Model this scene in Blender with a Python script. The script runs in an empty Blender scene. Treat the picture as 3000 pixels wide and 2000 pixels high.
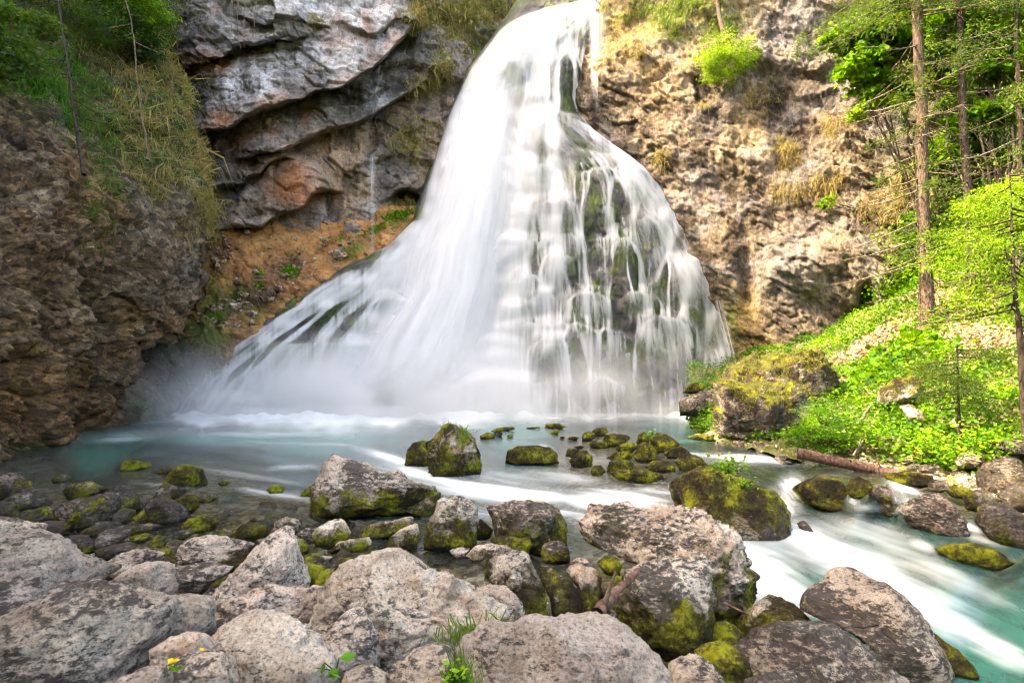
import bpy, bmesh, math, random
import numpy as np
from mathutils import Vector

# ------------------------------------------------------------------ camera, sky, sun, exposure
sc = bpy.context.scene
F, CX, HY, ZC = 3000*20/36, 1500.0, 1080.0, 2.0      # focal length in photo pixels, horizon row, eye height
cam_d = bpy.data.cameras.new('camera'); cam = bpy.data.objects.new('camera', cam_d)
sc.collection.objects.link(cam); sc.camera = cam
cam.location = (0, 0, ZC); cam.rotation_euler = (math.radians(90), 0, 0)
cam_d.lens = 20; cam_d.sensor_width = 36; cam_d.shift_y = 80/3000; cam_d.clip_end = 500; cam_d.clip_start = 0.05
SUN_EL, SUN_AZ = math.radians(47), math.radians(-96)   # azimuth from +Y, negative = to the left
w = bpy.data.worlds.new('World'); sc.world = w; w.use_nodes = True
wn = w.node_tree.nodes; sky = wn.new('ShaderNodeTexSky'); sky.sky_type = 'NISHITA'; sky.sun_disc = False
sky.sun_elevation = SUN_EL; sky.sun_rotation = SUN_AZ; sky.air_density = 0.8; sky.dust_density = 4.0; sky.ozone_density = 0.3
wn['Background'].inputs[1].default_value = 0.15
w.node_tree.links.new(sky.outputs[0], wn['Background'].inputs[0])
sd = bpy.data.lights.new('sun', 'SUN'); sd.energy = 2.0; sd.angle = math.radians(0.6); sd.color = (1.0, 0.93, 0.80)
so = bpy.data.objects.new('sun', sd); sc.collection.objects.link(so)
_s = Vector((math.sin(SUN_AZ)*math.cos(SUN_EL), math.cos(SUN_AZ)*math.cos(SUN_EL), math.sin(SUN_EL)))
so.rotation_euler = _s.to_track_quat('Z', 'Y').to_euler(); so.location = (-40, -10, 60)
sc.view_settings.view_transform = 'Standard'; sc.view_settings.look = 'None'
sc.view_settings.exposure = 3.46; sc.view_settings.gamma = 1
sc.view_settings.use_white_balance = True; sc.view_settings.white_balance_temperature = 8300
sc.render.engine = 'CYCLES'; cy = sc.cycles
cy.use_denoising = True; cy.pixel_filter_type = 'BLACKMAN_HARRIS'; cy.filter_width = 1.1; cy.max_bounces = 5; cy.diffuse_bounces = 3; cy.use_adaptive_sampling = True; cy.adaptive_threshold = .03; cy.glossy_bounces = 2
cy.transmission_bounces = 3; cy.transparent_max_bounces = 9; cy.caustics_reflective = False; cy.caustics_refractive = False
C = sc.collection
rng = np.random.default_rng(7); random.seed(7)

# ------------------------------------------------------------------ numpy noise
_G = np.array([(1,1,0),(-1,1,0),(1,-1,0),(-1,-1,0),(1,0,1),(-1,0,1),(1,0,-1),(-1,0,-1),(0,1,1),(0,-1,1),(0,1,-1),(0,-1,-1),(1,1,0),(0,-1,1),(-1,1,0),(0,-1,-1)], np.float32)
def _hash(i, j, k, s):
    n = (i*73856093) ^ (j*19349663) ^ (k*83492791) ^ (s*2654435761)
    n = n & 0xffffffff
    n = ((n ^ (n >> 15))*2246822519) & 0xffffffff
    n = ((n ^ (n >> 13))*3266489917) & 0xffffffff
    return n ^ (n >> 16)
def pn(p, seed=0):
    p = np.asarray(p, np.float32); sh = p.shape[:-1]; p = p.reshape(-1, 3)
    b = np.floor(p).astype(np.int64); f = p - b; u = f*f*f*(f*(f*6-15)+10)
    out = np.zeros(len(p), np.float32)
    for a in (0, 1):
        wx = u[:, 0] if a else 1-u[:, 0]
        for c in (0, 1):
            wy = u[:, 1] if c else 1-u[:, 1]
            for d in (0, 1):
                wz = u[:, 2] if d else 1-u[:, 2]
                g = _G[_hash(b[:, 0]+a, b[:, 1]+c, b[:, 2]+d, seed) & 15]
                out += wx*wy*wz*(g[:, 0]*(f[:, 0]-a)+g[:, 1]*(f[:, 1]-c)+g[:, 2]*(f[:, 2]-d))
    return out.reshape(sh)
def fbm(p, octv=5, seed=0, gain=.5, lac=2.03):
    p = np.asarray(p, np.float32); a = 1.; s = np.zeros(p.shape[:-1], np.float32)
    for o in range(octv):
        s += a*pn(p, seed+o*17); p = p*lac; a *= gain
    return s
def ridged(p, octv=4, seed=0, gain=.5):
    p = np.asarray(p, np.float32); a = 1.; s = np.zeros(p.shape[:-1], np.float32)
    for o in range(octv):
        s += a*(1-2*np.abs(pn(p, seed+o*13))); p = p*2.07; a *= gain
    return s
def voro(p, seed=0):
    """F1, F2, random value of the nearest cell, second random value"""
    p = np.asarray(p, np.float32); sh = p.shape[:-1]; p = p.reshape(-1, 3)
    b = np.floor(p).astype(np.int64); f1 = np.full(len(p), 9., np.float32); f2 = f1.copy(); h1 = np.zeros(len(p), np.int64)
    fr = (p-b).astype(np.float32); q_ = np.float32(1/1023.)
    for i in (-1, 0, 1):
        for j in (-1, 0, 1):
            for k in (-1, 0, 1):
                h = _hash(b[:, 0]+i, b[:, 1]+j, b[:, 2]+k, seed)
                d = (fr[:, 0]-i-(h & 1023).astype(np.float32)*q_)**2+(fr[:, 1]-j-((h >> 10) & 1023).astype(np.float32)*q_)**2+(fr[:, 2]-k-((h >> 20) & 1023).astype(np.float32)*q_)**2
                m = d < f1
                f2 = np.where(m, f1, np.minimum(f2, d)); h1 = np.where(m, h, h1); f1 = np.where(m, d, f1)
    f1, f2 = np.sqrt(f1), np.sqrt(f2)
    r1 = ((h1*40503) & 0xffff)/65535.; r2 = ((h1*30011) >> 5 & 0xffff)/65535.
    return f1.reshape(sh), f2.reshape(sh), r1.reshape(sh), r2.reshape(sh)
def sstep(a, b, x):
    t = np.clip((x-a)/(b-a), 0, 1); return t*t*(3-2*t)
def P(px, py, Y):
    px, py, Y = np.broadcast_arrays(np.asarray(px, float), np.asarray(py, float), np.asarray(Y, float))
    return np.stack([(px-CX)/F*Y, Y, ZC-(py-HY)/F*Y], -1)
def rbf(ctrl, sc_=1000.):
    """thin-plate surface through control points (px, py, value)"""
    c = np.array(ctrl, float); xy = c[:, :2]/sc_; n = len(c)
    def ph(r2): return np.where(r2 > 1e-12, .5*r2*np.log(np.maximum(r2, 1e-12)), 0)
    A = np.zeros((n+3, n+3)); A[:n, :n] = ph(((xy[:, None]-xy[None])**2).sum(-1))+np.eye(n)*1e-3
    A[:n, n] = 1; A[:n, n+1:] = xy; A[n:, :n] = A[:n, n:].T
    wv = np.linalg.solve(A, np.r_[c[:, 2], 0, 0, 0])
    def f(px, py):
        x = np.asarray(px, float)/sc_; y = np.asarray(py, float)/sc_; o = wv[n]+wv[n+1]*x+wv[n+2]*y
        for i in range(n): o = o+wv[i]*ph((x-xy[i, 0])**2+(y-xy[i, 1])**2)
        return o
    return f
def idw(ctrl, p=3., sx=1., sy=1., eps=200.):
    c = np.array(ctrl, float)
    def f(px, py):
        num = 0; den = 0
        for r in c:
            d = ((px-r[0])*sx)**2+((py-r[1])*sy)**2+eps
            ww = d**(-p/2); num = num+ww[..., None]*r[2:]; den = den+ww
        return num/den[..., None]
    return f
def inpoly(px, py, poly):
    r = np.zeros(np.shape(px), bool); n = len(poly)
    for i in range(n):
        x0, y0 = poly[i]; x1, y1 = poly[(i+1) % n]
        if y0 == y1: continue
        c = ((y0 > py) != (y1 > py)) & (px < (x1-x0)*(py-y0)/(y1-y0)+x0); r ^= c
    return r
def lerp(pts):
    a = np.array(sorted(pts), float)
    return lambda t: np.interp(t, a[:, 0], a[:, 1])

# ------------------------------------------------------------------ mesh helpers
def mesh_np(name, V, faces, mat=None, smooth=True, attrs=None, fattrs=None):
    """faces: (n,3) or (n,4) int array"""
    V = np.ascontiguousarray(np.asarray(V, np.float32).reshape(-1, 3)); fa = np.asarray(faces, np.int32); k = fa.shape[1]
    me = bpy.data.meshes.new(name); me.vertices.add(len(V)); me.vertices.foreach_set('co', V.ravel())
    me.loops.add(fa.size); me.loops.foreach_set('vertex_index', fa.ravel())
    me.polygons.add(len(fa)); me.polygons.foreach_set('loop_start', np.arange(0, fa.size, k, dtype=np.int32))
    me.polygons.foreach_set('use_smooth', np.full(len(fa), smooth))
    for nm, a in (attrs or {}).items():
        at = me.attributes.new(nm, 'FLOAT', 'POINT'); at.data.foreach_set('value', np.asarray(a, np.float32).ravel())
    for nm, a in (fattrs or {}).items():
        at = me.attributes.new(nm, 'FLOAT', 'FACE'); at.data.foreach_set('value', np.asarray(a, np.float32).ravel())
    if mat: me.materials.append(mat)
    me.update(calc_edges=True); return me
def obj(name, me, parent=None, label=None, cat=None, group=None, kind=None, loc=(0, 0, 0)):
    o = bpy.data.objects.new(name, me); C.objects.link(o); o.location = loc
    if parent: o.parent = parent
    if label: o['label'] = label
    if cat: o['category'] = cat
    if group: o['group'] = group
    if kind: o['kind'] = kind
    return o
def grid_faces(ny, nx):
    i = np.arange(ny*nx).reshape(ny, nx)
    return np.stack([i[:-1, :-1], i[1:, :-1], i[1:, 1:], i[:-1, 1:]], -1).reshape(-1, 4)
def grid_normals(V):
    du = np.gradient(V, axis=1); dv = np.gradient(V, axis=0)
    n = np.cross(dv, du); return n/np.maximum(np.linalg.norm(n, axis=-1, keepdims=True), 1e-9)
def relief(pxL, pxR, pys, xs, depth, disp, skirtL=0, skirtR=0, dn=None):
    """a surface whose rows run from pxL(py) to pxR(py); returns V (ny,nx,3), PX, PY, N"""
    py = np.asarray(pys, float); s = np.asarray(xs, float)
    L = pxL(py)[:, None]; R = pxR(py)[:, None]
    PX = L+(R-L)*s[None]; PY = np.repeat(py[:, None], len(s), 1); Y = depth(PX, PY)
    def add(PX, PY, Y, side, k):
        for f in np.linspace(.25, 1, 4)*k:
            e = 0 if side < 0 else -1
            c = (PX[:, e:e+1] if side < 0 else PX[:, -1:]), (PY[:, :1]), (Y[:, :1] if side < 0 else Y[:, -1:])
            new = (c[0]-side*0, c[1], c[2]+f/4)
            PX, PY, Y = (np.concatenate(([new[q], a] if side < 0 else [a, new[q]]), 1) for q, a in enumerate((PX, PY, Y)))
        return PX, PY, Y
    if skirtL: PX, PY, Y = add(PX, PY, Y, -1, skirtL)
    if skirtR: PX, PY, Y = add(PX, PY, Y, 1, skirtR)
    V = P(PX, PY, Y); N = grid_normals(V if dn is None else P(PX, PY, dn(PX, PY)))
    d = disp(V, PX, PY)
    V = V+N*d[..., None]
    return V, PX, PY, grid_normals(V)
const = lambda v: (lambda py: np.full(np.shape(py), float(v)))

# ------------------------------------------------------------------ material helpers
class G:
    def __init__(s, name):
        s.m = bpy.data.materials.new(name); s.m.use_nodes = True; s.t = s.m.node_tree; s.t.nodes.clear()
        s.out = s.n('ShaderNodeOutputMaterial'); s.tc = s.n('ShaderNodeTexCoord')
    def n(s, ty, **k):
        x = s.t.nodes.new(ty)
        for a, b in k.items(): setattr(x, a, b)
        return x
    def put(s, sock, v):
        if v is None: return
        if hasattr(v, 'is_linked'): s.t.links.new(v, sock)
        else:
            if sock.type == 'RGBA' and len(v) == 3: v = (*v, 1)
            sock.default_value = v
    def coord(s, scale=(1, 1, 1), rand=False, rot=(0, 0, 0)):
        mp = s.n('ShaderNodeMapping'); s.put(mp.inputs[0], s.tc.outputs['Object']); mp.inputs['Scale'].default_value = scale
        mp.inputs['Rotation'].default_value = rot
        if rand:
            oi = s.n('ShaderNodeObjectInfo'); v = s.n('ShaderNodeVectorMath', operation='SCALE'); v.inputs[0].default_value = (37, 51, 23)
            s.put(v.inputs['Scale'], oi.outputs['Random']); s.put(mp.inputs['Location'], v.outputs[0])
        return mp.outputs[0]
    def noise(s, vec, scale, detail=6, rough=.6, dist=0):
        x = s.n('ShaderNodeTexNoise'); s.put(x.inputs['Vector'], vec); x.inputs['Scale'].default_value = scale
        x.inputs['Detail'].default_value = detail; x.inputs['Roughness'].default_value = rough; x.inputs['Distortion'].default_value = dist
        return x.outputs[0]
    def voro(s, vec, scale, feature='F1', out=0, rand=1):
        x = s.n('ShaderNodeTexVoronoi', feature=feature); s.put(x.inputs['Vector'], vec); x.inputs['Scale'].default_value = scale
        x.inputs['Randomness'].default_value = rand; return x.outputs[out]
    def ramp(s, fac, stops):
        x = s.n('ShaderNodeValToRGB'); s.put(x.inputs[0], fac); e = x.color_ramp.elements
        while len(e) < len(stops): e.new(.5)
        for q, (p, c) in zip(e, stops):
            q.position = p; q.color = (c, c, c, 1) if not hasattr(c, '__len__') else (*c, 1)
        return x.outputs[0]
    def mix(s, f, a, b, mode='MIX'):
        x = s.n('ShaderNodeMix', data_type='RGBA', blend_type=mode); s.put(x.inputs[0], f); s.put(x.inputs[6], a); s.put(x.inputs[7], b); return x.outputs[2]
    def ma(s, op, a, b=None, c=None, clamp=False):
        x = s.n('ShaderNodeMath', operation=op, use_clamp=clamp); s.put(x.inputs[0], a); s.put(x.inputs[1], b); s.put(x.inputs[2], c); return x.outputs[0]
    def attr(s, name, ty='GEOMETRY'):
        x = s.n('ShaderNodeAttribute', attribute_type=ty, attribute_name=name); return x.outputs['Fac']
    def mr(s, v, a, b, c=0., d=1.):
        x = s.n('ShaderNodeMapRange', interpolation_type='SMOOTHSTEP'); s.put(x.inputs[0], v)
        for i, q in enumerate((a, b, c, d)): x.inputs[i+1].default_value = q
        return x.outputs[0]
    def bump(s, h, strength=.5, dist=.05, nrm=None):
        x = s.n('ShaderNodeBump'); x.inputs['Strength'].default_value = strength; x.inputs['Distance'].default_value = dist
        s.put(x.inputs['Height'], h); s.put(x.inputs['Normal'], nrm); return x.outputs[0]
    def nz(s):
        g = s.n('ShaderNodeNewGeometry'); x = s.n('ShaderNodeSeparateXYZ'); s.put(x.inputs[0], g.outputs['Normal']); return x.outputs[2]
    def bsdf(s, col, rough=.85, nrm=None, spec=.3, **k):
        x = s.n('ShaderNodeBsdfPrincipled'); s.put(x.inputs['Base Color'], col); s.put(x.inputs['Roughness'], rough); s.put(x.inputs['Normal'], nrm)
        x.inputs['Specular IOR Level'].default_value = spec
        for a, b in k.items(): s.put(x.inputs[a], b)
        return x.outputs[0]
    def mixs(s, f, a, b):
        x = s.n('ShaderNodeMixShader'); s.put(x.inputs[0], f); s.t.links.new(a, x.inputs[1]); s.t.links.new(b, x.inputs[2]); return x.outputs[0]
    def adds(s, a, b):
        x = s.n('ShaderNodeAddShader'); s.t.links.new(a, x.inputs[0]); s.t.links.new(b, x.inputs[1]); return x.outputs[0]
    def end(s, sh):
        s.t.links.new(sh, s.out.inputs[0]); return s.m
MOSS_D, MOSS_L = (0.035, 0.05, 0.008), (0.20, 0.22, 0.012)

def mat_left_cliff():
    g = G('brown_layered_rock'); v = g.coord((.9, .9, 1.15), rot=(0, math.radians(30), 0)); v0 = g.coord()
    a = g.noise(v, 1.1, 8, .68); b = g.noise(v0, .35, 3, .5); c = g.noise(v, 5, 6, .75)
    col = g.ramp(a, [(.30, (.026, .018, .012)), (.45, (.10, .068, .042)), (.56, (.20, .135, .08)), (.68, (.33, .245, .165)), (.8, (.48, .41, .32))])
    col = g.mix(g.mr(b, .45, .62), col, g.mix(.6, col, (.20, .095, .035)))
    col = g.mix(g.ma('MULTIPLY', g.attr('orange'), g.mr(c, .35, .6)), col, (.27, .135, .05))
    col = g.mix(g.ma('MULTIPLY', g.attr('grey'), g.mr(c, .3, .55)), col, (.20, .17, .145))
    mo = g.ma('MULTIPLY', g.attr('moss'), g.mr(g.noise(v0, 1.6, 6, .7), .34, .52))
    col = g.mix(mo, col, g.mix(g.noise(v0, 9, 4), (.02, .04, .008), (.09, .14, .015)))
    sh = g.voro(g.coord((1, 1, 1.4), rot=(.3, math.radians(40), 0)), 5., out=1); sp_ = g.n('ShaderNodeSeparateColor'); g.put(sp_.inputs[0], sh)
    col = g.mix(1., col, g.ramp(sp_.outputs[0], [(0, .45), (.5, .95), (1, 1.75)]), 'MULTIPLY')
    col = g.mix(1., col, g.ramp(g.noise(v, 14, 6, .8), [(.35, .5), (.5, 1.), (.65, 1.6)]), 'MULTIPLY')
    h = g.ma('ADD', g.noise(v, 3.5, 12, .8), g.ma('MULTIPLY', sp_.outputs[1], .5))
    return g.end(g.bsdf(col, .8, g.bump(h, 1., .2), .35))
def mat_limestone():
    g = G('banded_limestone'); v0 = g.coord(); vs = g.coord((1, 1, .16)); vb = g.coord((.5, .5, 1.6), rot=(0, math.radians(-22), 0))
    a = g.noise(v0, .5, 9, .66, .4); st = g.noise(vs, 1.5, 7, .7); bd = g.noise(vb, .9, 7, .6)
    f = g.ma('ADD', g.ma('MULTIPLY', a, .5), g.ma('ADD', g.ma('MULTIPLY', st, .3), g.ma('MULTIPLY', bd, .3)))
    col = g.ramp(f, [(.36, (.018, .016, .015)), (.47, (.062, .053, .048)), (.54, (.14, .122, .11)), (.62, (.28, .26, .245)), (.75, (.48, .465, .455))])
    n2 = g.noise(v0, 1.3, 6, .7)
    col = g.mix(g.mr(g.noise(v0, .6, 7, .7), .50, .60, 0., .75), col, g.mix(g.mr(st, .38, .62), (.075, .042, .028), (.36, .22, .15)))
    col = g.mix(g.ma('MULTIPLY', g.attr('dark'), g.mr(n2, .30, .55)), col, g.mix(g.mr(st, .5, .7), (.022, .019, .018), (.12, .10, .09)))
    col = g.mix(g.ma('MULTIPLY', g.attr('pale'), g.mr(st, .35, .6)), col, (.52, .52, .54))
    col = g.mix(g.ma('MULTIPLY', g.attr('rust'), g.mr(g.noise(vs, 2.2, 8, .75), .32, .5)), col, (.42, .17, .07))
    col = g.mix(g.ma('MULTIPLY', g.attr('tan'), g.mr(n2, .2, .42)), col, g.mix(g.mr(st, .35, .65), (.07, .045, .028), (.36, .235, .135)))
    mo = g.ma('MULTIPLY', g.attr('moss'), g.mr(g.noise(v0, 1.8, 6, .7), .36, .55))
    col = g.mix(mo, col, g.mix(g.noise(v0, 7, 4), (.05, .07, .01), (.22, .22, .05)))
    col = g.mix(1., col, g.ramp(g.noise(v0, 7, 9, .8), [(.36, .5), (.5, 1.), (.64, 1.4)]), 'MULTIPLY')
    h = g.ma('ADD', g.noise(v0, 2.2, 12, .78), g.ma('MULTIPLY', g.voro(vb, 2.0, 'DISTANCE_TO_EDGE'), .5))
    return g.end(g.bsdf(col, .7, g.bump(h, .8, .2), .4))
def mat_right_cliff():
    g = G('tan_tufa_rock'); v0 = g.coord(); vd = g.coord((1, 1, .55), rot=(0, math.radians(35), 0))
    a = g.noise(vd, .8, 10, .7, .3); b = g.noise(v0, .3, 4, .5); c = g.noise(v0, 4, 8, .75)
    col = g.ramp(a, [(.32, (.030, .022, .015)), (.45, (.085, .062, .042)), (.55, (.17, .127, .086)), (.66, (.28, .222, .16)), (.8, (.40, .35, .285))])
    col = g.mix(g.mr(b, .5, .68), col, g.mix(.55, col, (.34, .24, .13)))
    col = g.mix(g.mr(g.noise(v0, .55, 6, .65), .52, .62, 0., .7), col, g.mix(.7, col, (.23, .205, .20)))
    col = g.mix(g.ma('MULTIPLY', g.attr('grey'), g.mr(c, .3, .6)), col, (.22, .20, .19))
    col = g.mix(g.ma('MULTIPLY', g.attr('dark'), g.mr(c, .35, .6)), col, (.045, .042, .04))
    col = g.mix(1., col, g.ramp(g.noise(g.coord((1.6, 1.6, .22), rot=(0, math.radians(28), 0)), 2.2, 8, .7), [(.36, .55), (.5, 1.), (.62, 1.35)]), 'MULTIPLY')
    col = g.mix(g.ma('MULTIPLY', g.attr('yellow'), g.mr(c, .35, .6)), col, (.30, .20, .05))
    mo = g.ma('MULTIPLY', g.attr('moss'), g.mr(g.noise(v0, 1.5, 6, .7), .36, .56))
    col = g.mix(mo, col, g.mix(g.noise(v0, 8, 4), (.05, .08, .01), (.20, .23, .03)))
    col = g.mix(1., col, g.ramp(g.noise(vd, 9, 8, .82), [(.36, .45), (.5, 1.), (.64, 1.35)]), 'MULTIPLY')
    h = g.ma('ADD', g.noise(vd, 3., 12, .8), g.ma('MULTIPLY', g.voro(v0, 4.), .5))
    return g.end(g.bsdf(col, .88, g.bump(h, .95, .2), .2))
def mat_scree():
    g = G('orange_scree'); v = g.coord()
    a = g.noise(v, 1.2, 9, .7); c = g.noise(v, 9, 6, .8)
    col = g.ramp(a, [(.32, (.09, .045, .022)), (.46, (.28, .13, .05)), (.6, (.44, .22, .085)), (.75, (.52, .32, .16))])
    col = g.mix(g.ma('MULTIPLY', g.attr('dark'), g.mr(c, .25, .55)), col, (.075, .052, .038))
    mo = g.ma('MULTIPLY', g.attr('moss'), g.mr(g.noise(v, 1.8, 6, .7), .34, .52))
    col = g.mix(mo, col, g.mix(g.noise(v, 9, 4), (.02, .04, .006), (.10, .15, .015)))
    h = g.ma('ADD', g.noise(v, 6, 10, .75), g.voro(v, 6.))
    return g.end(g.bsdf(col, .95, g.bump(h, .8, .1), .15))
def mat_falls_rock():
    g = G('wet_mossy_tufa'); v = g.coord(); vs = g.coord((1.3, 1.3, .3))
    a = g.noise(v, 1.6, 9, .7); m = g.noise(v, .9, 5, .6); s = g.noise(vs, 3, 6, .7)
    col = g.ramp(a, [(.34, (.012, .012, .012)), (.5, (.045, .042, .04)), (.64, (.10, .088, .078)), (.8, (.2, .16, .13))])
    col = g.mix(g.mr(m, .42, .55), col, g.ramp(s, [(.35, (.010, .018, .004)), (.5, (.035, .055, .008)), (.66, (.10, .13, .012))]))
    h = g.ma('ADD', g.noise(v, 5, 9, .75), g.ma('MULTIPLY', s, .8))
    return g.end(g.bsdf(col, .55, g.bump(h, .8, .12), .4))
def mat_boulder():
    g = G('limestone_boulder'); v = g.coord(rand=True); hn = g.attr('hn'); vs = g.coord((1, 1, 2.2), True, (.5, .35, 0))
    moss, mtop, dark, warm = (g.attr(n, 'OBJECT') for n in ('moss', 'mtop', 'dark', 'warm'))
    a = g.noise(v, 2.6, 10, .7, .3); sp = g.noise(vs, 16, 10, .8); lo = g.noise(v, 1.7, 4, .6); fi = g.noise(v, 55, 5, .8)
    col = g.ramp(a, [(.30, (.25, .20, .165)), (.42, (.47, .40, .34)), (.53, (.63, .555, .48)), (.66, (.77, .695, .61))])
    col = g.mix(g.ma('MULTIPLY', g.mr(g.noise(v, 5, 8, .7), .46, .64), warm), col, (.40, .245, .15))
    oi = g.n('ShaderNodeObjectInfo'); rv = oi.outputs['Random']
    col = g.mix(1., col, g.ramp(rv, [(0, (.66, .66, .67)), (.25, (1.0, .94, .87)), (.45, (.84, .79, .73)), (.7, (1.06, 1.0, .92)), (.85, (.84, .84, .80)), (1, (.64, .62, .60))]), 'MULTIPLY')
    vein = g.mr(g.noise(g.coord((.5, .5, 3.2), True, (.4, .5, .2)), 3.2, 8, .7), .56, .64); col = g.mix(g.ma('MULTIPLY', vein, .45), col, (.20, .17, .15))
    col = g.mix(1., col, g.ramp(fi, [(.36, .35), (.47, 1.0), (.62, 1.35)]), 'MULTIPLY')
    # dark lichen specks and pits, more of them on some stones
    spm = g.mr(g.ma('ADD', g.ma('ADD', sp, g.ma('MULTIPLY', lo, .7)), g.ma('MULTIPLY', dark, .15)), .925, 1.0)
    col = g.mix(g.ma('MULTIPLY', spm, .85), col, (.05, .044, .04))
    sq = g.mr(g.ma('ADD', g.ma('ADD', g.noise(vs, 8, 14, .8), g.ma('MULTIPLY', dark, .09)), g.ma('MULTIPLY', lo, .25)), .715, .75)
    col = g.mix(g.ma('MULTIPLY', sq, .75), col, (.075, .064, .056))
    ck = g.voro(g.mix(.12, v, g.n('ShaderNodeTexNoise').outputs['Color']), 1.9, 'DISTANCE_TO_EDGE')
    crk = g.mr(g.ma('ADD', ck, g.ma('MULTIPLY', g.noise(v, 6, 5, .7), .05)), .045, .03)
    col = g.mix(g.ma('MULTIPLY', crk, g.mr(lo, .5, .62, 0., .6)), col, (.06, .05, .044))
    wet = g.ma('MAXIMUM', g.ma('MULTIPLY', g.mr(hn, .42, .2), .55), g.ma('MULTIPLY', g.ma('SUBTRACT', dark, .6, clamp=True), 1.5), clamp=True)  # wet waterline band; the dark term is wet stone plus painted-in shade
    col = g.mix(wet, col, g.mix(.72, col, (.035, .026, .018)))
    # moss: lower flanks first, tops where mtop is low
    n1_ = g.noise(v, 2.2, 10, .75)
    mk = g.ma('ADD', g.ma('MULTIPLY', moss, 1.3), g.ma('MULTIPLY', g.ma('SUBTRACT', n1_, .5), 2.4))
    mk = g.ma('SUBTRACT', mk, g.ma('MULTIPLY', hn, mtop))
    mk = g.ma('ADD', mk, g.ma('MULTIPLY', g.nz(), g.ma('SUBTRACT', .3, g.ma('MULTIPLY', mtop, .35))))
    mm = g.mr(mk, .44, .70)
    mn = g.ma('ADD', g.ma('MULTIPLY', g.noise(v, 26, 8, .85), 1.15), g.ma('MULTIPLY', g.ma('SUBTRACT', g.noise(v, 3.2, 4, .65), .5), 1.5))
    mc = g.ramp(mn, [(.34, (.020, .013, .006)), (.47, (.050, .037, .010)), (.57, (.080, .070, .010)), (.66, (.145, .142, .012)), (.79, (.32, .33, .016))])
    col = g.mix(mm, col, mc)
    wl2 = g.mr(g.ma('ADD', hn, g.ma('MULTIPLY', g.ma('SUBTRACT', n1_, .5), .3)), .30, .20)
    col = g.mix(g.ma('MULTIPLY', wl2, g.ma('MULTIPLY', moss, .85, clamp=True)), col, (.018, .014, .008))
    h = g.ma('SUBTRACT', g.ma('ADD', g.noise(v, 9, 12, .8), g.ma('MULTIPLY', g.voro(vs, 6), .45)), g.ma('ADD', g.ma('MULTIPLY', crk, g.mr(lo, .5, .62, 0., .6)), g.ma('MULTIPLY', sq, .25)))
    n1 = g.bump(h, 1., .08); n2 = g.bump(g.ma('MULTIPLY', g.ma('ADD', g.noise(v, 50, 5, .85), g.ma('MULTIPLY', g.noise(v, 14, 4, .7), 1.6)), mm), 1., .06, n1)
    return g.end(g.bsdf(col, g.mix(mm, (.72,)*3, (.95,)*3), n2, .3))
def mat_bed():
    g = G('pebble_bed'); v = g.coord(); ve = g.voro(v, 9., out=1)
    sp = g.n('ShaderNodeSeparateColor'); g.put(sp.inputs[0], ve)
    col = g.ramp(sp.outputs[0], [(.1, (.05, .035, .02)), (.4, (.14, .10, .06)), (.7, (.24, .19, .13)), (.95, (.34, .30, .24))])
    col = g.mix(g.mr(g.noise(v, 1.2, 5), .45, .6), col, g.mix(.6, col, (.07, .06, .015)))
    d = g.voro(v, 9.); return g.end(g.bsdf(col, .6, g.bump(g.ma('SUBTRACT', 1, d), .8, .05), .4))
def mat_bank():
    g = G('leaf_litter_earth'); v = g.coord(); a = g.noise(v, 2, 9, .75); c = g.noise(v, 14, 6, .8)
    col = g.ramp(a, [(.34, (.06, .04, .025)), (.48, (.19, .135, .085)), (.6, (.36, .27, .18)), (.75, (.48, .38, .28))])
    col = g.mix(g.ma('MULTIPLY', g.attr('moss'), g.mr(c, .35, .55)), col, g.mix(g.noise(v, 6, 4), (.04, .07, .01), (.13, .2, .02)))
    return g.end(g.bsdf(col, .95, g.bump(g.ma('ADD', c, g.voro(v, 7)), .8, .08), .15))
def leafmat(name, c0, c1, c2, trans=.45, rough=.6):
    g = G(name); t = g.attr('tint'); col = g.ramp(t, [(0, c0), (.5, c1), (1, c2)])
    d = g.bsdf(col, rough, None, .25); tr = g.n('ShaderNodeBsdfTranslucent'); g.put(tr.inputs[0], g.mix(.35, col, (.35, .5, .02), 'MIX'))
    return g.end(g.mixs(trans, d, tr.outputs[0]))
def mat_bark(name, c0, c1):
    g = G(name); v = g.coord((1, 1, .35), True); a = g.noise(v, 12, 8, .7)
    col = g.ramp(a, [(.35, c0), (.65, c1)]); return g.end(g.bsdf(col, .9, g.bump(g.ma('ADD', a, g.voro(v, 20)), .8, .03), .2))
def mat_falls():
    g = G('falling_water'); d = g.attr('dens')
    al = g.ma('SUBTRACT', 1, g.ma('POWER', 2.71828, g.ma('MULTIPLY', d, -1)), clamp=True)
    df = g.n('ShaderNodeBsdfDiffuse'); g.put(df.inputs[0], (.79, .80, .825)); tr = g.n('ShaderNodeBsdfTranslucent'); g.put(tr.inputs[0], (.79, .80, .825))
    tp = g.n('ShaderNodeBsdfTransparent')
    return g.end(g.mixs(al, tp.outputs[0], g.mixs(.5, df.outputs[0], tr.outputs[0])))
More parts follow.
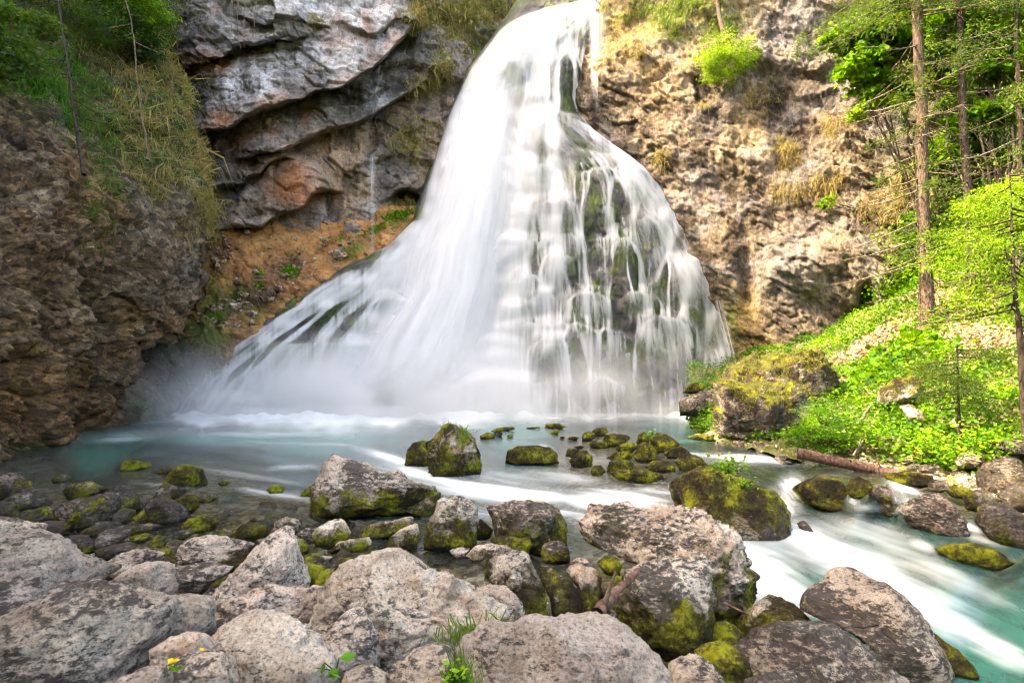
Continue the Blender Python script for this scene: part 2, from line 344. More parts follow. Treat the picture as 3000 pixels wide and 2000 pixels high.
def mat_water():
    g = G('stream_water'); f = g.attr('foam'); d = g.attr('deep'); v = g.coord()
    teal = g.ramp(g.attr('deep'), [(0, (.055, .055, .042)), (.5, (.028, .062, .055)), (1, (.022, .125, .10))])
    col = g.mix(f, teal, (.74, .80, .81))
    op = g.ma('MAXIMUM', d, f)
    df = g.n('ShaderNodeBsdfDiffuse'); g.put(df.inputs[0], col); tp = g.n('ShaderNodeBsdfTransparent'); g.put(tp.inputs[0], (.80, .82, .76))
    gl = g.n('ShaderNodeBsdfGlossy'); g.put(gl.inputs[0], (.9, .93, .95)); gl.inputs['Roughness'].default_value = .22
    fr = g.n('ShaderNodeFresnel'); fr.inputs[0].default_value = 1.33
    fa = g.ma('MULTIPLY', g.ma('MINIMUM', fr.outputs[0], .45), g.ma('SUBTRACT', 1, g.ma('MULTIPLY', f, .8)))
    return g.end(g.mixs(fa, g.mixs(op, tp.outputs[0], df.outputs[0]), gl.outputs[0]))
M = dict(left=mat_left_cliff(), lime=mat_limestone(), right=mat_right_cliff(), scree=mat_scree(), falls_rock=mat_falls_rock(), boulder=mat_boulder(),
         bed=mat_bed(), bank=mat_bank(), falls=mat_falls(), water=mat_water(),
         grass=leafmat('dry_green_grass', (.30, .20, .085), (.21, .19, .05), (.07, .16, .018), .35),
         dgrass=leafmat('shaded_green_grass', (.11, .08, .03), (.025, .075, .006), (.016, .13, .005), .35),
         herb=leafmat('herb_leaf', (.016, .06, .004), (.07, .22, .007), (.24, .42, .012), .4),
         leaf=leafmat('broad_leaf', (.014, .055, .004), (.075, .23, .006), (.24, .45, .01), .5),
         needle=leafmat('spruce_needle', (.02, .05, .012), (.05, .09, .014), (.13, .16, .015), .3),
         lime_needle=leafmat('fresh_needle', (.06, .14, .008), (.15, .27, .011), (.30, .42, .016), .45),
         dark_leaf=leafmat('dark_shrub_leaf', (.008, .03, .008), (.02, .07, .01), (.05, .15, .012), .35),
         bark=mat_bark('grey_brown_bark', (.05, .032, .022), (.17, .12, .085)), dbark=mat_bark('dark_bark', (.018, .013, .01), (.07, .05, .038)),
         twig=mat_bark('dead_twig', (.07, .05, .035), (.24, .19, .14)), wood=mat_bark('wet_log', (.045, .022, .016), (.17, .10, .075)),
         petal=leafmat('yellow_petal', (.75, .42, .01), (.8, .5, .01), (.85, .55, .02), .3))
# ------------------------------------------------------------------ the setting: cliffs
def blob(PX, PY, lst):
    """soft patches: (cx, cy, rx, ry, angle in degrees, amount)"""
    o = np.zeros(np.shape(PX))
    for cx, cy_, rx, ry, an, am in lst:
        c, s = math.cos(math.radians(an)), math.sin(math.radians(an)); dx = PX-cx; dy = PY-cy_
        u = (dx*c+dy*s)/rx; v = (-dx*s+dy*c)/ry
        o = np.maximum(o, am*np.exp(-np.maximum(u*u+v*v-.15, 0)*1.3))
    return o
def blocks(V, scale, seed, rot=0., squash=(1, 1, 1), cr=.5):
    """stepped blocks with tilted faces, in units of one"""
    c, s = math.cos(rot), math.sin(rot)
    q = np.stack([V[..., 0]*c+V[..., 2]*s, V[..., 1], -V[..., 0]*s+V[..., 2]*c], -1)*np.array(squash)*scale
    q = q+.35*np.stack([pn(q*1.3, seed+1), pn(q*1.3, seed+2), pn(q*1.3, seed+3)], -1)
    f1, f2, r1, r2 = voro(q, seed)
    return (r1-.5)+(r2-.5)*(f1-.4)*1.2-np.exp(-(f2-f1)*14)*cr
# left cliff, beside the viewer
lc = rbf([(-1400,1700,7.2),(-1400,1000,7.4),(-1400,200,8.4),(-1400,-700,10.5),(-700,1550,8.6),(-700,900,8.8),(-700,200,9.8),(-700,-700,13),(-300,1420,10),(-300,900,10.2),(-300,300,12),
          (0,1345,12.6),(120,1312,14.4),(235,1280,16.2),(290,1262,18.6),(400,1240,20.5),(540,1225,23),(0,900,12.2),(150,900,14.2),(265,900,15.6),(300,900,17.4),(450,900,19.2),(600,800,21.3),
          (0,600,12.9),(200,600,15.4),(400,600,18.3),(620,650,21.3),(0,300,15),(200,300,18),(400,300,20.2),(520,300,22.2),(0,0,17.8),(200,0,21),(440,0,24.2),(0,-300,20.5),(300,-300,25),(440,-300,27),
          (0,-900,25),(430,-900,31),(-300,-1000,17),(-300,-1900,21),(0,-1900,31),(430,-1900,40),(-700,-1900,15),(-1400,-1900,12)])  # top rows out of view, raised to keep the falls in shadow
lc_edge = lerp([(-1900,430),(-300,440),(0,447),(120,470),(200,500),(240,522),(300,522),(350,545),(410,552),(470,572),(540,585),(600,607),(650,618),(700,622),(760,600),(820,598),(880,578),(930,545),(975,495),(1010,478),(1050,455),(1090,470),(1130,488),(1180,515),(1240,530),(1330,520),(1700,500)])
pys = np.r_[np.linspace(-1900, -40, 60), np.linspace(-36, 1345, 400), np.linspace(1352, 1700, 14)]
def lc_disp(V, PX, PY):
    r = math.radians(20); d = .6*blocks(V, .4, 11, r+.4, (1, 1, 1.2), .35)+.28*blocks(V, 1.1, 12, r+.3, (1, 1, 1.3), .35)+.15*blocks(V, 3.0, 14, r+.5, (1, 1, 1.3), .4)
    d = d+.5*fbm(V*.5, 3, 5)+.13*fbm(V*4, 4, 6, .6)
    gr = sstep(.9, .2, np.maximum(0, (PY-(200+PX*1.05))/260.))         # grassy upper slope is smoother
    d = d*(1-.45*gr)
    for cx, cy0, cy1, wdt, dep in ((300, 800, 1290, 26, 1.0), (62, 1000, 1330, 22, .5), (215, 500, 900, 30, .35)):   # gullies
        d = d-dep*np.exp(-((PX-cx-20*np.sin(PY/70.))/wdt)**2)*sstep(cy0, cy0+80, PY)*sstep(cy1+60, cy1, PY)
    cave = sstep(985, 1060, PY)*sstep(400, 470, PX)*sstep(1185, 1120, PY)   # undercut low at the corner
    return d-1.2*cave
xs = np.r_[np.linspace(0, .66, 46), np.linspace(.663, 1, 262)]
LV, LPX, LPY, LN = relief(const(-1400), lambda t: lc_edge(t)+7*np.sin(t*.11)+5*np.sin(t*.043+2), pys, xs, lc, lc_disp, skirtR=15)
la = dict(orange=np.maximum(blob(LPX, LPY, [(60,1120,120,220,0,.8),(190,1180,70,150,0,1),(30,800,120,120,20,.45),(340,760,60,140,-10,.25)]), 0),
          grey=blob(LPX, LPY, [(470,640,120,170,10,.6),(560,760,60,120,0,.5),(170,400,60,60,0,.3),(320,230,55,60,0,.9),(520,330,25,60,0,.6)]),
          moss=np.clip(sstep(120, -120, LPY-(260+LPX*.55))*.9+blob(LPX, LPY, [(470,1190,70,50,10,.9),(530,1190,40,40,0,.8),(120,1320,110,20,-10,.7),(450,420,90,160,20,.35),(330,500,80,120,20,.4)]), 0, 1))
obj('left_cliff', mesh_np('left_cliff', LV, grid_faces(*LV.shape[:2]), M['left'], attrs=la), kind='structure', label='dark brown layered cliff rising on the left')
# unseen wall added beside and behind the viewer to shade the foreground
yy, zz = np.meshgrid(np.linspace(-22, 13.5, 90), np.linspace(0, 1, 70)); zz = -2+zz*(24+3*sstep(0, 6, yy)); V2 = np.stack([-12.4-.16*np.maximum(zz-6, 0)+0*yy, yy, zz], -1)
N2 = np.zeros_like(V2); N2[..., 0] = 1
V2 = V2+N2*(.9*blocks(V2, .4, 21)+1.2*fbm(V2*.2, 4, 8))[..., None]
obj('shade_wall_behind_viewer', mesh_np('lcb', V2, grid_faces(*V2.shape[:2]), M['left']), kind='structure')

# unseen hillside added behind the viewer to block the low sky
xx, tt_ = np.meshgrid(np.linspace(-30, 40, 60), np.linspace(0, 1, 24)); V3 = np.stack([xx, -13-16*tt_+3*np.sin(xx*.2), -1.5+13*tt_**1.1], -1); V3[..., 2] += 1.2*fbm(V3*.3, 3, 47)
obj('sky_block_behind_viewer', mesh_np('hb', V3, grid_faces(*V3.shape[:2])[:, ::-1], M['bank'], attrs=dict(moss=np.ones(V3.shape[:2]))), kind='structure')

# limestone wall at the back, with overhanging bands
bc = rbf([(380,-300,31),(380,200,29.5),(380,700,27.5),(700,-300,29),(700,100,28),(700,500,28.2),(700,700,27.6),(1000,-300,29.5),(1000,100,28.6),(1000,500,29),(1000,700,29),(1250,0,31),(1250,300,30.5),(1250,600,30.2),(1420,100,33),(1420,400,32),(1420,700,31)])
LEDGE = [([(440,212),(513,200),(580,187),(625,172),(670,138),(760,118),(900,110)], 1.3, (450, 880)),
         ([(540,384),(625,376),(670,362),(759,321),(848,290),(1000,252),(1089,210),(1112,180),(1200,90),(1225,45)], 2.3, (500, 1235)),
         ([(560,470),(700,462),(830,433),(880,405),(938,380),(1000,370),(1089,340),(1129,308),(1312,200)], 1.5, (700, 1300)),
         ([(540,565),(590,558),(670,545),(759,500),(826,458)], 1.2, (540, 840)),
         ([(600,690),(625,675),(759,672),(800,640),(893,600),(912,570),(960,560)], 1.5, (600, 980)),
         ([(1140,590),(1165,562),(1195,552),(1225,565),(1240,590)], 1.0, (1140, 1240)),
         ([(1000,70),(1080,95),(1180,60),(1250,95)], .6, (1000, 1240)), ([(700,40),(760,66),(880,60),(960,80)], .5, (690, 960))]
def bc_depth(PX, PY):
    Y = bc(PX, PY)
    wob = 12*pn(np.stack([PX/90., PY/90., 0*PX], -1), 91)+5*pn(np.stack([PX/45., PY/45., 0*PX], -1), 92)
    for pts, S, (a, b) in LEDGE:
        d = PY+wob-lerp(pts)(PX); s = S*sstep(a-40, a+40, PX)*sstep(b+40, b-40, PX)
        k_ = sstep(-5, 9, d); Y = Y+s*((1-k_)*-.6*np.exp(np.minimum(d, 0)/85.)+k_*.6*np.exp(-np.maximum(d, 0)/75.))
    # block of pinkish rock standing out, buttress lines
    Y = Y-1.0*blob(PX, PY, [(850,500,75,70,0,1)])-.5*blob(PX, PY, [(700,250,90,60,-20,1),(1050,110,80,80,0,.8),(1110,290,60,40,-20,.7)])
    Y = Y+1.4*blob(PX, PY, [(1195,580,38,22,0,1)])+.5*blob(PX, PY, [(1088,420,18,70,0,1)])+1.2*blob(PX, PY, [(1228,20,16,26,0,1)])
    return Y
def bc_disp(V, PX, PY):
    d = .2*fbm(V*.4, 3, 31)+.25*blocks(V, .7, 38, -.45, (1, 1, 2.0), .08)+.50*blocks(V, .33, 33, -.4, (1, 1, 1.6), .12)+.15*blocks(V, 1.0, 34, -.4, (1, 1, 1.8), .2)+.05*blocks(V, 3., 37, -.4, (1, 1, 1.8), .3)+.05*ridged(V*1.4, 4, 35)+.03*fbm(V*6, 3, 36)
    return d*np.where(PX > 1200, 1.3, 1)
pys = np.r_[np.linspace(-500, -40, 24), np.linspace(-36, 760, 270)]
BV, BPX, BPY, BN = relief(const(360), const(1480), pys, np.linspace(0, 1, 370), bc_depth, bc_disp, dn=bc)
def below(pts, off, wd): return np.exp(-((BPY-lerp(pts)(BPX)-off)/wd)**2)
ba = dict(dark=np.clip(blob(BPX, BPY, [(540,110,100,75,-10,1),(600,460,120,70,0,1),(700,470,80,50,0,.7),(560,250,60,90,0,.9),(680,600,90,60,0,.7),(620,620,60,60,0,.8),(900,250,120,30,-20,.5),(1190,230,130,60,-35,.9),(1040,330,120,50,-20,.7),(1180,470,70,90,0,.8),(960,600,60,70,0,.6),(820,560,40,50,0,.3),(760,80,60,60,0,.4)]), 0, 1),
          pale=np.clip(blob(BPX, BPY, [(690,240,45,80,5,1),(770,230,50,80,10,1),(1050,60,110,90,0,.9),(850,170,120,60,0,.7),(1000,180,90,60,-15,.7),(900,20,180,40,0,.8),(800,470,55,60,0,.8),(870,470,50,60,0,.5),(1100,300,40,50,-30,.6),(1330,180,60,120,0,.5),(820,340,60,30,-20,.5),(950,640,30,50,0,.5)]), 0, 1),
          rust=np.clip(blob(BPX, BPY, [(590,200,60,22,0,.8),(630,195,50,26,0,.8),(640,345,50,25,-10,.8),(850,520,80,80,0,1),(890,570,50,50,0,.8),(720,400,60,20,-20,.5),(780,300,40,30,0,.4),(795,385,14,26,0,.6),(1000,90,60,50,0,.25),(1075,90,25,70,0,.45),(890,335,20,40,10,.5)]), 0, 1),
          tan=np.clip(blob(BPX, BPY, [(1000,430,140,70,-5,.9),(1010,540,90,110,0,.9),(1110,400,70,40,0,.7),(1180,330,100,40,-25,.7),(1260,450,80,150,0,.7),(1330,300,80,200,0,.6),(960,385,80,25,-10,.7),(760,360,70,25,-20,.5),(900,440,200,60,-15,.6),(760,620,160,50,0,.5)]), 0, 1),
          moss=np.clip(blob(BPX, BPY, [(1340,60,90,70,0,1),(1250,50,60,50,0,.8),(1200,410,45,45,0,.7),(1280,220,30,60,0,.5),(1420,40,80,60,0,1),(1170,610,40,20,0,.8),(740,0,90,20,0,.4),(910,70,25,20,0,.4)]), 0, 1))
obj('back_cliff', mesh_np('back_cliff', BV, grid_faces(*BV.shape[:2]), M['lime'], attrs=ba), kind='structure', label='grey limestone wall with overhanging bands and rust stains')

# mossy wooded hill above the lip
hc = rbf([(1180,-400,52),(1850,-400,52),(1180,20,34),(1300,40,34.5),(1420,90,34),(1500,60,36),(1180,160,33),(1850,40,36),(1500,150,34),(1850,160,35),(1500,-60,42)])
HV, HPX, HPY, HN = relief(const(1160), const(1950), np.linspace(-400, 170, 90), np.linspace(0, 1, 130), hc, lambda V, a, b: .9*fbm(V*.4, 4, 41)+.2*blocks(V, .9, 43)+.1*fbm(V*3, 3, 44))
obj('upper_hill', mesh_np('upper_hill', HV, grid_faces(*HV.shape[:2]), M['bank'], attrs=dict(moss=np.ones(HV.shape[:2]))), kind='structure')

# orange scree under the limestone wall
sc_ = rbf([(540,640,27.5),(620,680,27.2),(760,655,28.4),(900,680,28.6),(1080,645,29.3),(1230,600,30),(1330,600,30.5),(540,1010,23.8),(560,900,24.6),(700,860,25.6),(800,800,26.4),(700,1000,24.4),(900,830,26.2),(1000,760,27.4),(1150,700,28.6),(1250,720,29),(470,1130,25.0),(600,1130,24.8),(420,900,27),(400,1230,24.5),(540,1230,24.3),(700,1230,25),(1300,800,28.5),(900,1000,26)])
def sc_disp(V, PX, PY):
    lo = blob(PX, PY, [(680,860,160,110,-20,1),(620,760,60,90,0,.9),(830,790,80,60,-20,.8)])
    return .18*fbm(V*.8, 4, 51)+(.16+.28*lo)*blocks(V, 1.3, 53)+(.07+.10*lo)*blocks(V, 3.6, 54)+.04*fbm(V*6, 3, 55)
SV, SPX, SPY, SN = relief(const(180), const(1340), np.linspace(600, 1235, 165), np.linspace(0, 1, 250), sc_, sc_disp)
sa = dict(dark=np.clip(blob(SPX, SPY, [(630,740,50,60,0,.8),(700,880,170,60,-20,.9),(560,1080,190,160,0,1),(830,790,90,50,-25,.8),(1000,740,70,22,-30,.6),(480,900,100,120,0,.8)]), 0, 1),
          moss=np.clip(blob(SPX, SPY, [(625,900,55,80,0,1),(690,860,40,40,0,.8),(590,980,90,60,0,1),(1170,640,50,24,-15,.7),(750,920,50,30,-20,.5),(1030,735,60,22,-30,.8),(480,1020,90,90,0,.7)]), 0, 1))
obj('scree_slope', mesh_np('scree_slope', SV, grid_faces(*SV.shape[:2]), M['scree'], attrs=sa), kind='structure')

# tan cliff right of the falls
rc = rbf([(1600,-200,34),(1600,300,31),(1620,800,29.5),(1760,60,31.5),(1800,200,29.5),(1780,400,29.6),(2000,-200,29.5),(2000,100,28),(2000,400,27.4),(2000,700,26.8),(2050,1000,26.2),(2200,1080,25),(2300,-200,27),(2300,200,26.2),(2300,600,24.8),(2300,900,24.6),(2450,900,23.6),(2600,0,25),(2600,400,23.4),(2600,800,22.4),(2600,950,22),(2850,0,23),(2850,500,20.6),(2850,850,19.8),(3100,0,21),(3100,500,18.5),(3100,900,17),(3500,0,17),(3500,900,14),(2600,-500,28),(3200,-500,25),(1800,-500,33)])
def rc_depth(PX, PY):
    Y = rc(PX, PY)
    wob = 12*pn(np.stack([PX/70., PY/70., 0*PX], -1), 95)
    d = PY+wob-lerp([(2180,150),(2230,200),(2330,205),(2400,225),(2470,170)])(PX); k_ = sstep(-30, 40, d); sg = .8*sstep(2150, 2230, PX)*sstep(2490, 2420, PX)
    Y = Y+sg*((1-k_)*-.6*np.exp(np.minimum(d, 0)/70.)+k_*.6*np.exp(-np.maximum(d, 0)/70.))
    Y = Y-.8*blob(PX, PY, [(2340,820,140,110,0,1)])+1.7*blob(PX, PY, [(2535,880,18,42,8,1),(2510,915,34,16,-20,.8)])+.6*blob(PX, PY, [(2190,820,30,150,0,1)])
    return Y
def rc_disp(V, PX, PY):
    r = math.radians(-40); d = .6*fbm(V*.35, 4, 61)+.30*blocks(V, .5, 63, r, (1, 1, 2.6), .15)+.15*blocks(V, 1.3, 64, r, (1, 1, 2.6), .25)+.075*blocks(V, 3.6, 66, r, (1, 1, 2.2), .3)+.05*fbm(V*np.array([5, 5, 3.]), 4, 67, .65)+.10*ridged(np.stack([V[..., 0]*.9+V[..., 2]*.75, V[..., 1]*.5, V[..., 2]*.25-V[..., 0]*.3], -1), 4, 68)
    sm = blob(PX, PY, [(2090,720,110,120,0,.75),(2200,860,60,150,0,.8)])
    return d*(1-.6*sm)
pys = np.r_[np.linspace(-700, -40, 30), np.linspace(-36, 1090, 340)]; xs = np.r_[np.linspace(0, .755, 400), np.linspace(.757, 1, 30)]
RV, RPX, RPY, RN = relief(const(1560), const(3500), pys, xs, rc_depth, rc_disp, dn=rc)
ra = dict(grey=np.clip(blob(RPX, RPY, [(2330,90,120,120,0,1),(2330,790,120,130,0,.8),(2280,450,70,70,30,.5),(2100,380,60,60,0,.3),(2450,230,50,70,0,.9),(2380,470,60,60,0,.5),(2620,420,60,100,0,.7)]), 0, 1),
          dark=np.clip(blob(RPX, RPY, [(2400,100,60,110,10,.6),(2300,60,60,60,0,.35),(2440,300,60,50,0,.9),(2360,290,70,22,-30,.8),(2160,1000,40,60,0,.8),(2110,900,30,60,0,.6),(2800,300,250,400,0,.7),(1640,300,60,160,0,.8),(2310,830,80,60,0,.3)]), 0, 1),  # patch below the ledge paints the overhang's shadow into the rock
          yellow=np.clip(blob(RPX, RPY, [(1830,120,110,110,0,.7),(2170,930,60,90,0,.8),(2200,1020,70,40,0,.8),(2600,600,60,90,0,.4)]), 0, 1),
          moss=np.clip(blob(RPX, RPY, [(1800,40,60,40,0,.6),(1960,60,70,60,0,.9),(2100,60,110,70,0,.7),(2900,600,260,300,0,.9),(2750,100,250,200,0,.6),(2140,960,25,80,0,.7),(2250,240,30,30,0,.2),(1640,330,60,60,0,.5)]), 0, 1))
obj('right_cliff', mesh_np('right_cliff', RV, grid_faces(*RV.shape[:2]), M['right'], attrs=ra), kind='structure', label='sunlit tan cliff of rough tufa right of the falls')

# ------------------------------------------------------------------ travertine mound under the falls
fr_ = rbf([(530,1225,24.4),(900,1230,24.2),(1300,1232,23.9),(1700,1228,24.1),(2000,1225,24.5),(2160,1130,25),(700,1000,25.1),(900,850,26.1),(1150,730,27.5),(1000,1100,24.8),(1300,1000,25.6),(1500,1000,25.4),(1750,1000,25.2),(2050,900,25.9),
          (1300,700,27.6),(1600,700,26.6),(1800,600,26.8),(1950,600,27.0),(1600,400,28.2),(1700,400,28.3),(1620,320,29),(1300,400,29.6),(1450,300,29.8),(1560,200,30.2),(1500,100,30.8),(1600,60,31.2),(1700,20,32),(1750,60,31.5),(1700,300,30),(1540,-30,33),(1800,-30,33)])
f_L = lerp([(1240,490),(1215,500),(1150,545),(1080,583),(1020,622),(930,748),(830,895),(760,1040),(720,1130),(640,1210),(540,1240),(330,1310),(200,1370),(110,1440),(20,1500),(-40,1540)])
f_R = lerp([(-40,1815),(0,1800),(60,1770),(150,1722),(300,1692),(330,1700),(380,1745),(420,1800),(455,1850),(500,1905),(580,1965),(650,2005),(740,2055),(860,2105),(1000,2152),(1100,2160),(1240,2110)])
# rounded bosses of tufa: top centre, half width, drop, how far they stand out
BOSS = [(1625,325,75,120,.7),(1680,437,62,60,.45),(1580,482,32,110,.4),(1762,492,62,190,.9),(1855,480,55,200,.8),(1625,585,72,115,.6),(1540,612,34,90,.45),(1512,697,52,92,.6),(1605,708,30,60,.4),(1640,742,42,115,.7),
        (1563,812,34,80,.5),(1725,862,66,100,.7),(1590,862,40,60,.45),(1515,897,42,70,.5),(1625,948,62,60,.5),(1760,964,76,150,.8),(1612,992,50,125,.7),(1690,950,34,160,.7),(1455,1112,112,110,1.0),(1772,1112,62,105,.6),
        (1572,1122,44,100,.5),(1830,705,30,250,.55),(1900,640,45,150,.5),(1870,860,50,110,.5),(1950,930,70,200,.6),(1450,1000,60,90,.4),(1545,950,42,70,.4),(2010,760,40,160,.5),(1340,160,0,0,0),(1490,960,50,60,.4),(1660,690,36,70,.4),
        (1440,170,80,160,.8),(1545,270,50,110,.6),(1660,170,40,110,.5),(1130,880,60,70,.5),(1195,935,60,210,.7),(900,900,60,70,.5),(780,1000,90,120,.8),(960,1000,80,160,.7),(1000,830,60,80,.5),(700,1090,70,110,.6),(660,1170,60,60,.8),
        (830,960,50,50,.4),(1040,930,60,80,.4),(880,990,120,140,.5),(620,1120,40,50,.4),(1060,760,50,50,.4),(950,860,40,60,.4),(1250,880,90,140,.5)]
BOSS = [b for b in BOSS if b[2] > 0]
br = np.random.default_rng(5)
for i in range(230):
    y = br.uniform(380, 1200); x = br.uniform(f_L(y)+15, f_R(y)-12); ww = br.uniform(12, 30)
    BOSS.append((x, y, ww, ww*br.uniform(1.2, 2.6), br.uniform(.12, .32)))
gy = np.arange(-34, 1240, 3.0); gs = np.linspace(0, 1, 560)
FL, FR = f_L(gy)[:, None], f_R(gy)[:, None]; FPX = FL+(FR-FL)*gs[None]; FPY = np.repeat(gy[:, None], len(gs), 1)
pro = np.zeros(FPX.shape); wobl = 12*pn(np.stack([FPX/34., FPY/60., 0*FPX], -1), 75)+3*pn(np.stack([FPX/12., FPY/30., 0*FPX], -1), 76)
for cx, cy_, ww, dr, am in BOSS:
    u = (FPX-cx)/(ww*1.25); r_ = (FPY-cy_-.35*ww*u*u+wobl)
    pr = am*np.sqrt(np.clip(1-u*u, 0, 1))*sstep(-6, 5, r_)*np.clip(1-np.maximum(r_, 0)/dr, 0, 1)**.6
    pro = np.maximum(pro, pr)
FYr = fr_(FPX, FPY)-pro
FV = P(FPX, FPY, FYr)
FYr = FYr-.16*fbm(FV*.9, 4, 71)-.10*blocks(FV, 1.6, 72)-.05*fbm(FV*4, 3, 73)
edge = np.minimum(FPX-FL, FR-FPX); FYr = FYr+1.5*np.exp(-edge/14.)
FV = P(FPX, FPY, FYr)
def skirted(V, Yadd):
    """carry both side edges back into the hill"""
    l = [V]
    for k in Yadd:
        a = V[:, :1]*1.0; b = V[:, -1:]*1.0
        a = a+(a-np.array([0, 0, ZC]))/a[..., 1:2]*k; b = b+(b-np.array([0, 0, ZC]))/b[..., 1:2]*k
        l = [a]+l+[b]
    return np.concatenate(l, 1)
fv = skirted(FV[::2, ::2], (1.5, 4)); obj('travertine_mound', mesh_np('travertine_mound', fv, grid_faces(*fv.shape[:2]), M['falls_rock']), kind='structure', label='mossy stepped tufa mound under the waterfall')

# ------------------------------------------------------------------ water running over the mound: follow drops downhill
fd = idw([(1650,20,-.9,.5),(1500,90,-.95,.6),(1430,170,-.55,1),(1370,300,-.36,1),(1320,500,-.2,1),(1280,700,-.2,1),(1200,760,-.85,.7),(1000,860,-1,.62),(850,960,-1,.7),(700,1060,-.9,.8),(620,1150,-.6,1),(1100,950,-.55,1),(1250,950,-.25,1),(950,1100,-.2,1),(1200,1100,-.1,1),
          (1400,900,0,1),(1500,500,-.05,1),(1500,700,0,1),(1580,340,-.35,1),(1600,450,-.05,1),(1620,320,0,1),(1690,370,.9,.7),(1780,430,.85,.7),(1860,490,.6,.9),(1930,560,.5,1),(1990,680,.42,1),(2050,800,.38,1),(2100,950,.25,1),(1750,560,.05,1),(1800,800,.02,1),(1700,1000,0,1),(1900,900,.12,1),(2000,1050,.1,1),(1500,1100,0,1),(1700,700,0,1),(1600,120,0,1),(1650,220,0,1),(1600,230,0,1)], 2.6)
GX0, GY0, GS = 480, -40, 2.4; GW, GH = 724, 536
ggx, ggy = np.meshgrid(GX0+np.arange(GW)*GS, GY0+np.arange(GH)*GS)
fdir = fd(ggx, ggy)
def regrid(A):
    out = np.zeros((GH, GW)); yy = GY0+np.arange(GH)*GS
    ri = np.clip((yy+34)/3.0, 0, len(gy)-1.001)
    for k in range(GH):
        i = int(ri[k]); t = ri[k]-i; row = A[i]*(1-t)+A[i+1]*t; x = FPX[i]*(1-t)+FPX[i+1]*t
        out[k] = np.interp(ggx[k], x, row, left=0, right=0)
    return out
prog = regrid(pro+.10*fbm(FV*1.3, 3, 74)); slope = np.gradient(prog, axis=1)/GS
DRY = [(1815,830,24,120,0,.9),(1735,575,26,60,0,.95),(1690,1020,22,90,-12,.95),(1600,1080,46,90,0,.8),(1640,1170,50,40,0,.75),(1805,560,14,70,0,.6),(1885,600,20,70,25,.7),(1660,620,30,60,0,.35),(1960,760,16,110,22,.75),(1960,1080,130,100,0,.55),(2100,960,30,120,15,.75),
       (1590,450,22,80,0,.5),(1560,640,26,60,0,.5),(1570,750,24,50,0,.6),(1690,780,50,60,0,.5),(1690,560,30,40,0,.4),(1640,820,30,50,0,.5),(1200,1000,40,120,25,.55),(1130,1130,40,60,25,.35),(665,1185,40,28,0,.55),(1125,800,40,14,-30,.6),(870,880,50,12,-35,.6),(760,980,50,10,-35,.5),(1100,745,30,12,-30,.8),(1160,715,22,18,-30,.8),(1060,840,26,18,-35,.7),(640,1080,30,40,0,.5),
       (980,905,60,10,-36,.6),(830,985,50,9,-38,.6),(905,930,40,7,-36,.6),(720,1065,50,12,-42,.8),(1060,900,50,12,-40,.6),(700,1120,30,14,-50,.6),(770,1040,40,8,-40,.6),(1180,980,30,110,28,.85),(1150,1080,24,60,28,.7),(1230,900,26,50,28,.5),(600,1150,20,24,0,.7),(1660,190,18,70,0,.55),(1640,110,20,30,20,.4),(1660,300,25,30,0,.5),(1730,660,16,50,0,.8),(1840,960,26,60,0,.7),(1540,880,20,30,0,.3),(1850,760,18,60,0,.5),(1700,940,20,30,0,.6),(1580,1010,24,40,0,.5),(1470,1180,60,26,0,.25),(1880,1110,50,80,0,.6),(2030,860,22,90,18,.5)]
dry = blob(ggx, ggy, DRY)
ddx = -np.gradient(dry, axis=1)/GS
def flow(x, y, n, wgt, jit=.25, seed=0, decay=0.):
    r = np.random.default_rng(seed); D = np.zeros((GH, GW)); ph = r.normal(0, 1, n)
    alive = np.ones(n, bool); wv = np.full(n, wgt)*r.lognormal(0, .55, n)
    for it in range(560):
        gx = (x-GX0)/GS; gyv = (y-GY0)/GS
        if it % 40 == 39 and not alive.all():
            x, y, ph, wv, gx, gyv = (q[alive] for q in (x, y, ph, wv, gx, gyv)); decay = decay[alive] if np.ndim(decay) else decay; n = len(x); alive = np.ones(n, bool)
        alive &= (gx > 1) & (gx < GW-3) & (gyv < GH-3)
        if not alive.any(): break
        ix = np.clip(gx.astype(int), 0, GW-2); iy = np.clip(gyv.astype(int), 0, GH-2); fx = gx-ix; fy = np.clip(gyv-iy, 0, 1)
        a = wv*alive
        np.add.at(D, (iy, ix), a*(1-fx)*(1-fy)); np.add.at(D, (iy, ix+1), a*fx*(1-fy)); np.add.at(D, (iy+1, ix), a*(1-fx)*fy); np.add.at(D, (iy+1, ix+1), a*fx*fy)
        d = fdir[iy, ix]; vx = d[:, 0]-slope[iy, ix]*15+ddx[iy, ix]*9+jit*.5*ph+r.normal(0, .16, n); vy = np.maximum(d[:, 1], .25)
        wv = wv*np.exp(-decay); ph = ph*.985+r.normal(0, .16, n)
        if it % 24 == 0: wv = wv*r.lognormal(0, .10, n)
        s = 2.6/np.sqrt(vx*vx+vy*vy); x = x+vx*s; y = y+vy*s
    return D
r = np.random.default_rng(3)
def seg(pts, n):
    p = np.array(pts, float); t = r.uniform(0, len(p)-1, n); i = np.minimum(t.astype(int), len(p)-2); f = (t-i)[:, None]
    q = p[i]*(1-f)+p[i+1]*f; return q[:, 0], q[:, 1]
D = np.zeros((GH, GW))
x, y = seg([(1790,-10),(1700,5),(1600,25),(1520,60),(1450,108)], 9000); D += flow(x, y, 9000, 1.0, .2, 1)
x, y = seg([(1450,115),(1390,190),(1345,290)], 3500); D += flow(x+r.uniform(0, 60, 3500), y, 3500, .8, .25, 2)
x, y = seg([(1590,95),(1650,95),(1700,70)], 500); D += flow(x, y, 500, 1.2, .08, 3)
x, y = seg([(1540,345),(1600,318),(1680,335)], 3000); D += flow(x, y, 3000, .85, .5, 4)
